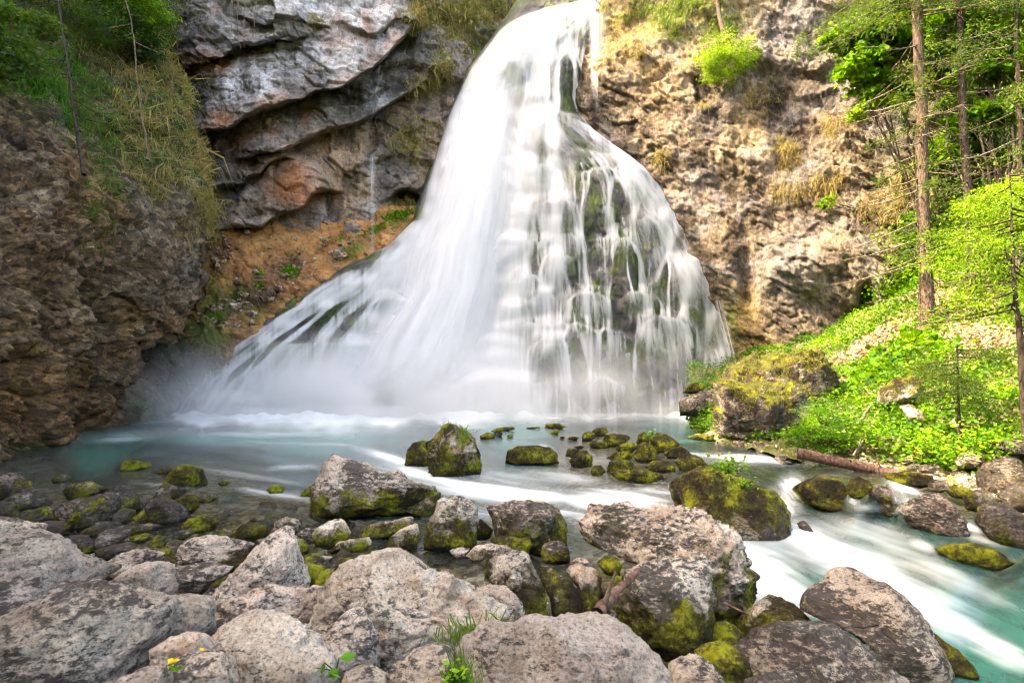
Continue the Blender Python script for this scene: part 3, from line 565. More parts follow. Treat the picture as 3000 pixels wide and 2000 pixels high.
x, y = seg([(1690,350),(1760,395),(1850,460),(1910,520),(1970,610)], 3200); D += flow(x, y, 3200, .75, .5, 5)
x, y = seg([(1970,620),(2040,740),(2100,880)], 700); D += flow(x, y, 700, .7, .3, 6)
x, y = seg([(1230,640),(1160,735),(1080,780),(1000,800),(900,870),(800,950)], 4200); D += flow(x+r.uniform(-10, 40, 4200), y, 4200, 1.0, .35, 7)
x, y = seg([(1480,500),(1460,800),(1440,1000)], 2600); D += flow(x+r.uniform(-40, 70, 2600), y, 2600, .7, .4, 8)
x, y = seg([(1350,860),(1080,1000),(800,1010)], 5000); D += flow(x, y, 5000, .8, .45, 9)
x, y = seg([(2090,1010),(2110,1060)], 160); D += flow(x, y, 160, .8, .3, 10)
# lace and bosses spread water at their lips
xs_, ys_, dk_ = [], [], []
for bi, (cx, cy_, ww, dr, am) in enumerate(BOSS):
    if cx > 1440 and cy_ > 400 and blob(np.array([cx]), np.array([cy_]), DRY)[0] < .5:
        k = int(ww*(4.5 if bi < 50 else 2.2)); x = cx+r.uniform(-ww, ww, k)*.95; xs_.append(x); ys_.append(cy_+.35*(x-cx)**2/ww-3-12*pn(np.stack([x/34., 0*x+cy_/60., 0*x], -1), 75)-3*pn(np.stack([x/12., 0*x+cy_/30., 0*x], -1), 76)); dk_.append(np.full(k, 2.6/(dr*.75)))
xs_, ys_, dk_ = map(np.concatenate, (xs_, ys_, dk_)); D += flow(xs_, ys_, len(xs_), 5.2, .16, 100, dk_)
def blur(A, k, ax):
    ker = np.exp(-np.linspace(-2, 2, 2*k+1)**2); ker /= ker.sum(); A = np.moveaxis(A, ax, 0); p = np.pad(A, ((k, k), (0, 0)), mode='edge')
    return np.moveaxis(sum(ker[i]*p[i:i+len(A)] for i in range(2*k+1)), 0, ax)
soft = blob(ggx, ggy, [(1380,400,190,340,-8,1),(1250,850,240,300,20,1),(950,1120,260,100,0,1),(1400,700,90,300,0,.8),(1330,1050,180,140,0,.8)])
Db = blur(blur(D, 6, 1), 4, 0); Dm = blur(D, 2, 0)
q_ = lambda A: A/np.percentile(A[A > .5], 60)
full = np.clip(soft*(1-.9*sstep(60, -40, (ggy-(1215-(ggx-540)*.70)+(ggx-540)**2*-.00001)-120)*sstep(1230, 1080, ggx))+blob(ggx, ggy, [(1480,90,130,60,20,1),(1540,60,90,40,20,.7)]), 0, 1)
lace = 1.35*np.clip(q_(Dm)-.28, 0, None)**.92*np.clip(.95+1.5*pn(np.stack([ggx/55., ggy/80., 0*ggx], -1), 77)+.7*pn(np.stack([ggx/8., ggy/170., 0*ggx], -1), 78), .10, 2.4)
mass = 2.6*q_(Db)**.6
DEN = lace*(1-full)*(1-.88*dry)+mass*full*(1-.75*dry)
DEN = DEN+blob(ggx, ggy, [(1410,520,70,300,-6,1.2),(1300,920,120,200,12,.9),(1330,1120,200,90,0,1.2),(900,1125,190,70,-8,1.8),(1010,1030,120,50,-25,.7),(1000,1205,420,18,0,2.0),(1200,760,60,70,30,.6),(1700,1216,380,6,0,.9)])*(1-.6*dry)
if '__densout__' in globals(): globals()['__densout__'] = DEN
# drape: the sheet recedes slower than the rock below a lip
def minf(A, k, ax):
    A = np.moveaxis(A, ax, 0); p = np.pad(A, ((k, k), (0, 0)), mode='edge'); return np.moveaxis(np.min([p[i:i+len(A)] for i in range(2*k+1)], 0), 0, ax)
FYs = FYr+1.5*0; core = FYr-1.5*np.exp(-edge/14.)
FYw = minf(minf(core, 8, 1), 5, 0)
for i in range(1, len(gy)): FYw[i] = np.minimum(FYw[i], FYw[i-1]+.008)
FYw = blur(blur(FYw, 14, 1), 7, 0)-.05+1.2*np.exp(-edge/9.)
gxi = np.clip((FPX-GX0)/GS, 0, GW-1.001); gyi = np.clip((FPY-GY0)/GS, 0, GH-1.001); a_, b_ = gxi.astype(int), gyi.astype(int); fx, fy = gxi-a_, gyi-b_
dens = DEN[b_, a_]*(1-fx)*(1-fy)+DEN[b_, a_+1]*fx*(1-fy)+DEN[b_+1, a_]*(1-fx)*fy+DEN[b_+1, a_+1]*fx*fy
dens = dens*sstep(2, 12, edge)*sstep(0, 60, (FPX-FL)+400*sstep(640, 720, FPY))
WV = P(FPX, FPY, FYw)
wf = bpy.data.objects.new('waterfall', None); C.objects.link(wf); wf.location = (0, 24, 0)
wf['label'] = 'tall white waterfall fanning out over the mossy tufa mound into the pool'; wf['category'] = 'waterfall'
def wpart(name, V, dens, faces=None, label=None):
    me = mesh_np(name, V-np.array([0, 24, 0]), grid_faces(*V.shape[:2]) if faces is None else faces, M['falls'], attrs=dict(dens=dens)); return obj(name, me, wf, label)
keep = grid_faces(*WV.shape[:2]); dk = dens.ravel()[keep].max(1) > .05
wpart('cascade_sheet', WV, dens, keep[dk], 'lace of white strands running over the stepped rocks')
def streaks(u, v, seed, su=40., sv=1.4):
    return np.clip(.5+.9*fbm(np.stack([u*su, v*sv, 0*u+seed], -1), 4, seed), 0, 1.4)
def curtain(name, left, right, Yf, n, m, dfun, label=None, y0=100, y1=1200):
    t = np.linspace(0, 1, n)[:, None]+np.zeros((1, m)); u = np.linspace(0, 1, m)[None]+np.zeros((n, 1)); py = y0+(y1-y0)*t
    px = left(py)*(1-u)+right(py)*u; V = P(px, py, Yf(px, py, u, t)); wpart(name, V, dfun(u, t), None, label)
bell = lambda u, a=.25, b=.25: sstep(0, a, u)*sstep(1, 1-b, u)
pl = lerp([(95,1455),(150,1400),(200,1368),(300,1318),(430,1278),(540,1248),(640,1212),(720,1160),(850,1120),(1000,1010),(1210,880)])
pr_ = lerp([(95,1580),(150,1580),(300,1555),(450,1530),(640,1515),(850,1500),(1000,1480),(1210,1440)])
for k, (off, am) in enumerate(((.5, 1.3), (1.0, 1.0), (1.5, .7))):
    curtain('main_plunge', lambda p, k=k: pl(p)+14*k, lambda p, k=k: pr_(p)-22*k,
            lambda px, py, u, t, off=off: fr_(np.clip(px, 1200, 1600), np.minimum(py, 1240))-off*(1-np.exp(-t*5))*np.sin(np.pi*np.clip(u, 0, 1))**.5-.25*off*t-.1, 120, 90,
            lambda u, t, k=k, am=am: am*bell(u, .38, .42)*sstep(0, .12, t)*sstep(1, .8, t)*(.35+.9*streaks(u, t*2+u*.2, 5+k, 7, 1.2)), 'smooth white main plunge')
curtain('side_veil', lerp([(30,1715),(330,1722)]), lerp([(30,1785),(330,1775)]), lambda px, py, u, t: 30.6-t*1.1+.1*np.sin(u*9), 60, 60,
        lambda u, t: 1.15*bell(u, .45, .5)*sstep(1, .35, t)*sstep(0, .06, t)*(.1+streaks(u, t, 9, 7, .4)), 'thin misty veil beside the cliff', 30, 350)
curtain('side_rivulet', lerp([(970,2085),(1240,2000)]), lerp([(970,2120),(1240,2120)]), lambda px, py, u, t: 24.9-t*1.6, 40, 40, lambda u, t: .7*bell(u, .45, .45)*streaks(u, t, 13, 8, .8), 'rivulet at the foot of the cliff', 1110, 1215)
curtain('side_rivulet', lerp([(880,2090),(1040,2130)]), lerp([(880,2120),(1040,2160)]), lambda px, py, u, t: 25.2-t*.6, 40, 30, lambda u, t: .7*bell(u, .45, .45)*streaks(u, t, 15, 6, .8), None, 880, 1045)
# the little trickle off the limestone
tr = bpy.data.objects.new('trickle_waterfall', None); C.objects.link(tr); tr.location = (0, 27, 0); tr['category'] = 'waterfall'
tr['label'] = 'thin trickle of water dropping from the limestone wall onto the scree'; _w = wf; wf = tr
def wpart(name, V, dens, faces=None, label=None):
    me = mesh_np(name, V-np.array([0, 27, 0]), grid_faces(*V.shape[:2]), M['falls'], attrs=dict(dens=dens)); return obj(name, me, wf, label)
curtain('upper_thread', lerp([(425,1112),(455,1085),(480,1080),(560,1083)]), lerp([(425,1121),(455,1100),(480,1104),(560,1096)]), lambda px, py, u, t: bc(px, py)-.75-.2*t, 50, 16, lambda u, t: .55*sstep(0, .3, t)*bell(u, .45, .45)*streaks(u, t, 17, 5, .8), None, 425, 560)
curtain('lower_thread', lerp([(555,1084),(740,1080)]), lerp([(555,1096),(740,1100)]), lambda px, py, u, t: bc(px, 560+0*py)-.95-.6*t, 50, 16, lambda u, t: .55*bell(u)*streaks(u, t, 19, 5, .8), None, 555, 740)
wf = _w
# ------------------------------------------------------------------ pool, stream and bed
wl_ = idw([(-400,1300,0),(300,1290,0),(900,1290,0),(1500,1250,0),(2000,1250,0),(900,1380,-.02),(1400,1370,-.05),(1500,1440,-.14),(1800,1400,-.08),(1900,1480,-.22),(2150,1330,-.03),(2450,1360,-.06),(2600,1390,-.10),(2750,1420,-.14),(2900,1430,-.15),(2520,1430,-.14),(2680,1455,-.2),
           (2330,1470,-.38),(2250,1560,-.5),(2420,1520,-.5),(2600,1560,-.55),(2200,1650,-.56),(2600,1650,-.6),(2760,1540,-.42),(2900,1580,-.45),(3000,1780,-.7),(2600,1850,-.76),(2900,1950,-.82),(3300,1900,-.8),(2300,1900,-.78),
           (100,1450,-.03),(600,1600,-.08),(1000,1600,-.12),(1400,1600,-.2),(1750,1540,-.34),(1300,1750,-.22),(2050,1640,-.5),(2100,1800,-.62),(1900,1850,-.62),(1000,1800,-.2),(400,1800,-.15),(1650,1700,-.3)], 4., eps=2600.)
bed_ = idw([(-400,1300,1.0),(300,1290,1.2),(900,1290,1.4),(1500,1250,1.2),(2000,1250,.8),(900,1380,.5),(700,1400,.35),(1100,1420,.6),(1300,1440,.6),(1400,1340,.45),(1700,1340,.22),(1900,1380,.18),(1600,1420,.5),(2150,1330,.35),(2450,1360,.3),(2600,1420,.15),(2750,1420,.12),(2950,1450,.1),(2330,1470,.4),
            (2200,1600,.8),(2500,1700,.9),(2800,1850,1.1),(2700,1580,.6),(2900,1620,.6),(2600,1500,.6),(3000,1950,1.3),(400,1400,.35),(100,1380,.4),(100,1500,.15),(300,1500,.12),(500,1480,.2),(800,1500,.22),(700,1600,.12),(1000,1560,.25),(1300,1600,.2),(1000,1660,.1),(400,1640,.05),(1250,1680,.13),(1500,1650,.15),(1650,1560,.35),
            (100,1700,-.08),(500,1760,-.08),(900,1800,-.1),(1300,1800,-.05),(0,2000,-.35),(700,2000,-.25),(1300,2000,-.1),(1700,1800,.0),(1800,1900,.0),(2000,1900,.15),(2300,1950,.3),(1700,2100,-.1),(2500,2050,.8)], 4.)
wpy = np.r_[np.linspace(1199, 1240, 16), np.arange(1243, 2010, 4.6), np.linspace(2030, 3000, 20)]; wpx = np.r_[np.linspace(-900, -20, 24), np.arange(-8, 3010, 7.), np.linspace(3030, 3700, 18)]
WPX, WPY = np.meshgrid(wpx, wpy)
WZ = wl_(WPX, WPY)[..., 0]
# foam and streaks drawn out along the current
LW, LH = 600, 170; lx, ly = np.meshgrid(np.linspace(-60, 3060, LW), np.linspace(1199, 2010, LH))
fv_ = idw([(300,1280,1,.02),(900,1280,1,.02),(1600,1260,1,0),(2000,1290,1,.03),(500,1400,1,.10),(800,1400,1,.14),(1000,1340,1,.25),(1200,1400,1,.32),(1400,1420,1,.2),(1700,1450,1,.12),(1950,1460,1,.1),(2000,1330,1,.05),(2200,1330,1,.12),(2350,1450,.6,.7),(2300,1560,1,.3),(2200,1650,1,.22),(2500,1650,1,.32),(2700,1750,1,.45),(2900,1850,1,.5),
           (2550,1800,1,.5),(2300,1720,.8,.5),(1800,1550,.8,.35),(600,1550,1,.08),(1000,1700,1,.1),(1300,1700,.7,.4),(2700,1560,1,.3),(2900,1650,1,.32),(2600,1440,1,.25)], 3.)(lx, ly)
sxp, syp = 3120/LW, 811/LH
vel = np.stack([fv_[..., 0]/sxp, fv_[..., 1]/syp], -1); vel /= np.linalg.norm(vel, axis=-1, keepdims=True)
nz_ = .6*pn(np.stack([lx/38., ly/9., 0*lx], -1), 201)+.9*pn(np.stack([lx/120., ly/26., 0*lx], -1), 202)+.35*np.random.default_rng(9).normal(0, 1, lx.shape)
def samp(A, x, y):
    x = np.clip(x, 0, LW-1.001); y = np.clip(y, 0, LH-1.001); i, j = x.astype(int), y.astype(int); fx, fy = x-i, y-j
    if A.ndim == 3: fx, fy = fx[..., None], fy[..., None]
    return A[j, i]*(1-fx)*(1-fy)+A[j, i+1]*fx*(1-fy)+A[j+1, i]*(1-fx)*fy+A[j+1, i+1]*fx*fy
ix, iy = np.meshgrid(np.arange(LW), np.arange(LH)); lic = nz_.copy()
for sgn in (1, -1):
    x = ix.astype(float); y = iy.astype(float)
    for st in range(26):
        v = samp(vel, x, y); x = x+sgn*v[..., 0]; y = y+sgn*v[..., 1]; lic += samp(nz_, x, y)
lic = lic/lic.std(); lic = np.clip(.5+.22*lic, 0, 1)
zone = blob(lx, ly, [(1250,1395,190,26,14,.75),(1480,1440,300,46,8,.9),(1800,1470,230,46,2,.95),(1600,1400,250,30,5,.45),(1350,1380,160,40,20,.5),(1700,1500,140,26,0,.7),(1930,1440,90,22,10,.6),(1780,1545,140,36,18,.8),(1150,1345,110,18,18,.75),(1090,1320,90,12,10,.4),(720,1395,200,12,8,.4),(860,1370,150,9,-4,.4),(820,1452,130,12,8,.5),(500,1425,90,8,5,.4),(760,1440,90,7,6,.45),(640,1460,80,6,4,.35),
                     (1700,1345,220,14,0,.35),(1620,1330,60,20,40,.5),(2100,1345,190,14,4,.75),(2240,1345,130,13,5,.85),(2330,1425,46,36,30,.9),(2290,1480,60,44,25,1),(2350,1560,180,40,12,.95),(2200,1640,170,60,10,1.0),(2440,1620,300,60,14,.95),(2560,1560,160,40,15,.5),(2680,1660,220,50,22,.55),(2260,1720,150,60,20,.9),(2560,1700,280,60,20,.9),(2740,1800,240,46,27,.75),(2900,1890,170,40,30,.6),(2580,1790,200,36,28,.6),(2830,1720,160,26,24,.45),
                     (2650,1430,70,16,20,.75),(2600,1470,50,16,40,.7),(2680,1490,40,24,50,.8),(2500,1480,24,22,60,.8),(2530,1490,60,10,5,.9),(2850,1550,36,14,30,.9),(2880,1580,80,12,15,.6),(2700,1600,50,16,20,.7),(2550,1350,120,9,8,.4),(1400,1500,120,26,12,.45),(1450,1560,90,20,10,.3),(1990,1640,40,40,30,.6),(2030,1810,60,40,60,.35),(1500,1620,60,20,0,.3),(1200,1490,120,20,18,.35),(1820,1740,18,40,0,.5)])
foam = np.clip(zone*(.32+1.15*lic), 0, 1)
foam = foam*sstep(.02, .25, foam)*(1-.12*sstep(2050, 2350, lx)*sstep(1500, 1600, ly))
bw = 26*pn(np.stack([lx/130., ly*0, 0*lx], -1), 205)+10*pn(np.stack([lx/40., ly/20., 0*lx], -1), 206)
base = np.exp(-np.maximum(ly+bw-lerp([(200,1212),(540,1228),(800,1236),(1200,1238),(1500,1226),(1800,1219),(2150,1216)])(lx), 0)/lerp([(200,10),(700,26),(1200,26),(1500,12),(2000,6)])(lx))*sstep(180, 560, lx)*sstep(2180, 2080, lx)
base = np.maximum(base, .55*blob(lx, ly, [(480,1262,170,14,-3,1),(800,1268,240,14,0,.9),(380,1285,120,9,-4,.5),(900,1300,260,7,2,.5)])*(.5+lic))
foam = np.clip(np.maximum(foam, base), 0, 1)
li, lj = (WPX+60)/sxp, (WPY-1199)/syp
FO = samp(foam, li, lj); LI = samp(lic, li, lj)
dep = bed_(WPX, WPY)[..., 0]
WY = F*(ZC-WZ)/(WPY-HY); WX = (WPX-CX)/F*WY
DE = np.clip((1-np.exp(-(np.maximum(dep, 0)*1.75)**1.5)), 0, 1)*(.8+.3*LI)
DE = np.maximum(DE, .97*blob(WPX, WPY, [(800,1285,640,38,0,1),(1500,1262,380,22,0,.8),(400,1330,250,22,-4,.7)]))
BO = samp(base, li, lj); q3_ = np.stack([WX*.7, WY*.7, 0*WX], -1)
boil = .32*np.clip(BO, 0, 1)*np.clip(.25+1.1*pn(q3_, 211)+.7*pn(q3_*3.1, 212), 0, 1)*sstep(1246, 1222, WPY)
WVt = np.stack([WX, WY, WZ+boil+.03*FO*sstep(1300, 1600, WPY)+.015*(LI-.5)], -1)
obj('water', mesh_np('water', WVt, grid_faces(*WVt.shape[:2]), M['water'], attrs=dict(foam=FO, deep=np.clip(DE, 0, .97))), kind='structure', label='teal pool and milky white stream')
BZ = WZ-dep; BX, BYy = WX, WY
bp = np.stack([BX, BYy, BZ], -1); f1, f2, r1, r2 = voro(bp*np.array([6, 6, 3.]), 301); f1b, _, r1b, _ = voro(bp*np.array([2.2, 2.2, 1.]), 302)
BZ = BZ+.05*(r1-.4)*np.clip(1-f1*1.4, 0, 1)+.12*(r1b-.5)*np.clip(1-f1b*1.3, 0, 1)+.04*fbm(bp*1.5, 3, 303)
bp[..., 2] = BZ
bq = bp[::2, ::2]; obj('riverbed', mesh_np('riverbed', bq, grid_faces(*bq.shape[:2]), M['bed']), kind='structure')

# ------------------------------------------------------------------ right bank
rb = rbf([(2050,1080,25.2),(2150,1090,23.6),(2250,1060,23.4),(2350,1020,23.2),(2450,985,22.6),(2560,940,21.6),(2700,860,20.6),(2850,820,19.2),(3000,760,17.6),(3200,700,15.5),(2150,1200,18),(2130,1300,15.4),(2250,1320,14.2),(2400,1335,13.4),(2400,1200,15.6),(2500,1100,18.4),(2620,1010,19.2),(2500,1345,12.9),(2600,1250,14),(2700,1100,16),(2700,960,18.4),(2680,1385,11.6),(2800,1270,12.6),(2900,1100,13.8),(3000,950,14.6),
          (2850,1410,10.6),(3000,1300,10.4),(3200,1100,11),(3000,1440,9.6),(3300,1450,8),(3500,1200,8.5),(2950,1560,8.6),(3100,1600,7.6),(3300,1750,6.2),(2700,1460,10.6),(2500,1420,11.8),(2300,1380,13)])
rb_lo = lerp([(1900,1225),(2050,1262),(2100,1300),(2300,1345),(2500,1372),(2700,1412),(2850,1470),(2960,1600),(3100,1750),(3500,1950)])
py_t = lerp([(1900,1090),(2100,1080),(2200,1035),(2300,985),(2450,925),(2560,870),(2700,800),(2900,700),(3100,610),(3500,450)])
tt = np.linspace(0, 1, 140)[:, None]; KPX = np.repeat(np.r_[np.linspace(2020, 3010, 220), np.linspace(3030, 3500, 20)][None], 140, 0); KPY = py_t(KPX)*(1-tt)+rb_lo(KPX)*tt
KV = P(KPX, KPY, rb(KPX, KPY)); KV = KV+grid_normals(KV)*(.22*fbm(KV*.7, 4, 81)+.16*blocks(KV, 1.3, 83)+.05*blocks(KV, 4, 84))[..., None]; KN = grid_normals(KV)
litter = blob(KPX, KPY, [(2560,1010,170,28,-28,1),(2640,960,80,30,-20,.9),(2850,990,130,50,10,1),(2950,1010,100,40,0,.9),(2800,930,80,25,-20,.8),(2490,1130,60,14,0,.6),(2760,880,60,40,-30,.7),(2880,900,90,30,-25,.8)])
obj('right_bank', mesh_np('right_bank', KV, grid_faces(*KV.shape[:2]), M['bank'], attrs=dict(moss=np.clip(1-litter, 0, 1)*.8)), kind='structure', label='leafy slope on the right bank')

# ------------------------------------------------------------------ boulders
ICO = {}
def ico(k):
    if k not in ICO:
        b = bmesh.new(); bmesh.ops.create_icosphere(b, subdivisions=k, radius=1); b.verts.ensure_lookup_table()
        ICO[k] = (np.array([v.co for v in b.verts]), np.array([[v.index for v in f.verts] for f in b.faces])); b.free()
    return ICO[k]
CROP = dict(A=(0, 1200, 1.96), B=(800, 1200, 1.96), C=(1500, 1200, 1.96), D=(2200, 1200, 1.96), E=(2000, 650, 2.24))
def rock(crop, pts, label, Y=None, moss=.5, mtop=.6, dark=.3, warm=.3, group=None, name='boulder', deep=.8, rough=1., strata=0, cat='boulder', zg=None):
    ox, oy, k = CROP[crop]; pl_ = np.array([(ox+a/k, oy+b/k) for a, b in pts], float)
    x0, x1, y0, y1 = pl_[:, 0].min(), pl_[:, 0].max(), pl_[:, 1].min(), pl_[:, 1].max()
    cxp, cyp = (x0+x1)/2, (y0+y1)/2
    if Y is None:
        z = float(wl_(np.array([cxp]), np.array([min(y1, 1990.)]))[0, 0]) if zg is None or zg < 0 else zg
        Y = F*(ZC-z)/(y1-HY)
    h_ = y1-y0; wd = x1-x0; low = pl_[:, 1] > y0+.72*h_; pl_[low, 1] += .16*h_      # foot goes below water or gravel
    y1 += .16*h_; cyp = (y0+y1)/2
    sw, sh = wd/2*Y/F, (y1-y0)/2*Y/F; D = deep*min(sw*1.05, sh*1.7)
    Y = Y+.45*D; sw, sh = .965*wd/2*Y/F, .965*(y1-y0)/2*Y/F
    q = np.stack([(pl_[:, 0]-cxp)/(wd/2), -(pl_[:, 1]-cyp)/((y1-y0)/2)], 1)
    th = np.linspace(-np.pi, np.pi, 181); R = np.full(181, .05)
    for i in range(len(q)):
        a, b = q[i], q[(i+1) % len(q)]; e = b-a; den = np.cos(th)*e[1]-np.sin(th)*e[0]
        with np.errstate(all='ignore'):
            t = (a[0]*e[1]-a[1]*e[0])/den; s = np.where(abs(e[0]) > abs(e[1]), (t*np.cos(th)-a[0])/e[0], (t*np.sin(th)-a[1])/e[1])
        ok = (t > 0) & (s >= -1e-6) & (s <= 1+1e-6) & np.isfinite(t); R = np.where(ok, np.maximum(R, np.where(ok, t, 0)), R)
    R = (np.roll(R, 1)+2*R+np.roll(R, -1))/4
    size = wd; lev = 6 if size > 420 else (5 if size > 150 else (4 if size > 48 else 3))
    U, Fc = ico(lev); seed = int(abs(cxp*7+cyp*13)) % 9973; rs = np.random.default_rng(seed)
    ang = np.arctan2(U[:, 2], U[:, 0]); c = np.sqrt(U[:, 0]**2+U[:, 2]**2); rr = np.interp(ang, th, R)*c**.74
    L = np.stack([np.cos(ang)*rr*sw, U[:, 1]*np.sqrt(np.clip(1.06-.25*rr*rr, .2, 1))*D, np.sin(ang)*rr*sh], 1)
    mn = np.array([sw, D, sh]); ms = (sw+sh+D)/3
    for i in range(5):                                                          # flat fracture faces towards the viewer and sky
        n = np.array([rs.normal(0, .55), -abs(rs.normal(.8, .35)), rs.normal(.25, .5)]); n /= np.linalg.norm(n)
        sup = (L@n).max(); s = L@n-sup*rs.uniform(.7, .94); L = L-n[None]*(np.clip(s, 0, None)*.9*(1-c**5))[:, None]
    ctr = np.array([0, 0, -.2*sh]); nd = (L-ctr)/mn; nd /= np.maximum(np.linalg.norm(nd, axis=1, keepdims=True), 1e-6)
    q3 = L+np.array([cxp, cyp, seed])*.37
    f = 1/ms
    d = .075*fbm(q3*f*1.1, 3, seed % 50)+.10*blocks(q3, f*1.2, seed % 97, .4)*.5+.055*blocks(q3, f*3.6, seed % 89, .4, (1, 1, 1.6))+.035*blocks(q3, f*9, seed % 83, .4, (1, 1, 1.6))+.025*ridged(q3*f*5, 3, seed % 61)+.022*fbm(q3*f*14, 3, seed % 53)
    if strata: d = d+.035*strata*ridged(np.stack([q3[:, 0]*.35+q3[:, 2]*.5, q3[:, 1]*.6, q3[:, 2]*1.3-q3[:, 0]*.5], 1)*f*5.5, 3, 7)
    L = L+nd*(d*ms*rough)[:, None]
    fw = np.array([(cxp-CX)/F, 1, -(cyp-HY)/F]); fw /= np.linalg.norm(fw); rt = np.cross(fw, (0, 0, 1)); rt /= np.linalg.norm(rt); up = np.cross(rt, fw)
    cen = P(cxp, cyp, Y)
    Wd = cen+L[:, :1]*rt+L[:, 1:2]*fw+L[:, 2:]*up
    loc = np.array([cen[0], cen[1], Wd[:, 2].min()]); hn = (Wd[:, 2]-Wd[:, 2].min())/max(np.ptp(Wd[:, 2]), 1e-6)
    me = mesh_np(name, Wd-loc, Fc, M['boulder'], attrs=dict(hn=hn)); o = obj(name, me, None, label, cat, group, None, loc)
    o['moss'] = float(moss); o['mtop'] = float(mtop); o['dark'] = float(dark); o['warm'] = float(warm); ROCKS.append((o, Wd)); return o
ROCKS = []
GF, GM, GC, GL, GR = 'pale boulders of the near bank', 'boulders in the stream', 'mossy stones clustered midstream', 'dark boulders at the left edge of the stream', 'rocks along the right edge of the stream'
# near bank, dry and pale
dry = dict(moss=.12, mtop=.5, dark=.35, warm=.35, group=GF)
rock('A', [(-160,640),(0,608),(110,640),(220,690),(200,760),(0,800),(-160,800)], 'grey-green boulder peeking over the big left boulder at the picture edge', 3.9, **{**dry, 'dark': .5})
rock('A', [(-160,760),(0,722),(110,700),(235,702),(310,730),(370,790),(420,850),(480,900),(560,945),(640,985),(560,1020),(400,1070),(250,1100),(100,1150),(0,1190),(-160,1200)], 'big smooth grey-green boulder at the left picture edge, second from the bottom', 3.3, **{**dry, 'dark': .75, 'moss': .05}, strata=1, rough=.7)
rock('A', [(540,1030),(640,985),(740,1000),(830,1050),(960,1090),(1100,1110),(1190,1150),(1205,1290),(1100,1310),(960,1300),(800,1160),(650,1090)], 'low grey ridge of rock behind the biggest left foreground boulder', 2.95, **dry)
rock('A', [(-200,1260),(0,1185),(150,1110),(300,1050),(420,1025),(560,1030),(640,1060),(760,1120),(870,1190),(960,1250),(930,1330),(910,1420),(800,1500),(720,1600),(600,1750),(-200,1750)], 'huge rounded boulder filling the bottom left corner', 2.45, **{**dry, 'dark': .7, 'moss': 0}, deep=.7, strata=.8, rough=.7)
rock('A', [(890,1340),(990,1290),(1080,1280),(1180,1310),(1250,1380),(1290,1440),(1100,1450),(960,1440),(890,1410)], 'small cracked stone beside the yellow flowers, above a rounded one', 2.5, **{**dry, 'warm': .8})
rock('A', [(910,1490),(970,1440),(1050,1405),(1150,1410),(1280,1440),(1330,1500),(1345,1600),(1340,1720),(880,1720)], 'rounded stone at the bottom edge behind the yellow flower', 2.25, **dry)
rock('A', [(590,1590),(700,1520),(850,1500),(940,1530),(970,1600),(920,1720),(580,1720)], 'flat pale stone at the bottom edge left of the yellow flower', 2.1, **{**dry, 'dark': .1})
rock('A', [(1210,1290),(1250,1240),(1380,1180),(1520,1145),(1640,1190),(1720,1240),(1800,1310),(1880,1420),(1945,1500),(1930,1600),(1850,1750),(1310,1750),(1350,1560),(1320,1440),(1240,1380)], 'angular boulder with a smooth pale top at the bottom, left of the green leaf', 2.6, **{**dry, 'dark': .4})
rock('A', [(1130,1080),(1190,1030),(1300,960),(1380,900),(1470,800),(1550,720),(1620,680),(1670,690),(1700,790),(1720,900),(1750,990),(1768,1045),(1700,1090),(1450,1110),(1180,1130)], 'pointed triangular grey rock standing up at left of centre', 4.3, **{**dry, 'moss': .05, 'dark': .45, 'warm': .1}, deep=.9)
rock('A', [(1190,1140),(1250,1090),(1400,1050),(1550,1010),(1650,1040),(1800,1080),(1835,1130),(1790,1200),(1740,1270),(1600,1250),(1400,1240),(1250,1270),(1195,1220)], 'broken brownish rock lying below the pointed triangular rock', 3.5, **{**dry, 'warm': .6})
rock('A', [(1040,830),(1060,760),(1120,715),(1200,710),(1300,740),(1400,780),(1450,800),(1410,880),(1330,925),(1280,870),(1200,885),(1100,895),(1040,875)], 'striped pale rock with mossy front, left of the pointed triangular rock', 5.0, moss=0.95, mtop=1.2, dark=.4, group=GF)
rock('A', [(640,990),(700,930),(800,880),(900,890),(970,920),(1000,1040),(960,1080),(800,1050),(650,1030)], 'pitted grey rock between the big left boulder and the striped rock', 3.9, **dry)
rock('A', [(930,900),(1000,880),(1200,890),(1330,930),(1300,970),(1200,1010),(1100,1070),(1010,1000)], 'low brown rock in front of the striped pale rock', 4.5, moss=.45, mtop=.8, dark=.6, warm=.5, group=GF)
rock('A', [(620,860),(700,820),(780,800),(830,810),(925,850),(900,890),(800,890),(720,915),(670,930),(630,890)], 'slanting grey rock behind the pitted grey rock', 5.0, **dry)
rock('B', [(232,1210),(250,1130),(290,1040),(330,950),(380,880),(470,830),(560,800),(650,778),(720,790),(800,840),(900,920),(1010,985),(1100,1030),(1170,1060),(1240,1120),(1320,1180),(1352,1240),(1260,1260),(1150,1250),(1080,1320),(960,1350),(900,1390),(800,1430),(700,1500),(620,1480),(560,1400),(300,1330)], 'largest pale boulder in the centre foreground with a patch of yellow moss', 3.35, **{**dry, 'moss': .16, 'warm': .6, 'dark': .25}, deep=.95)
rock('B', [(285,1310),(340,1240),(400,1170),(470,1145),(520,1160),(570,1240),(600,1320),(620,1420),(615,1510),(500,1520),(380,1480),(310,1410)], 'upright egg-shaped pale stone leaning on the largest centre boulder', 2.85, **{**dry, 'dark': .2})
rock('B', [(380,1600),(420,1500),(500,1470),(590,1490),(650,1540),(670,1700),(390,1700)], 'dark dome of stone at the bottom edge below the egg-shaped stone', 2.4, **{**dry, 'dark': .8})
rock('B', [(645,1510),(720,1450),(760,1450),(800,1390),(900,1360),(1010,1380),(1040,1450),(1035,1540),(1010,1700),(670,1700)], 'tan block at the bottom edge left of the grass tuft', 2.45, **{**dry, 'warm': .7})
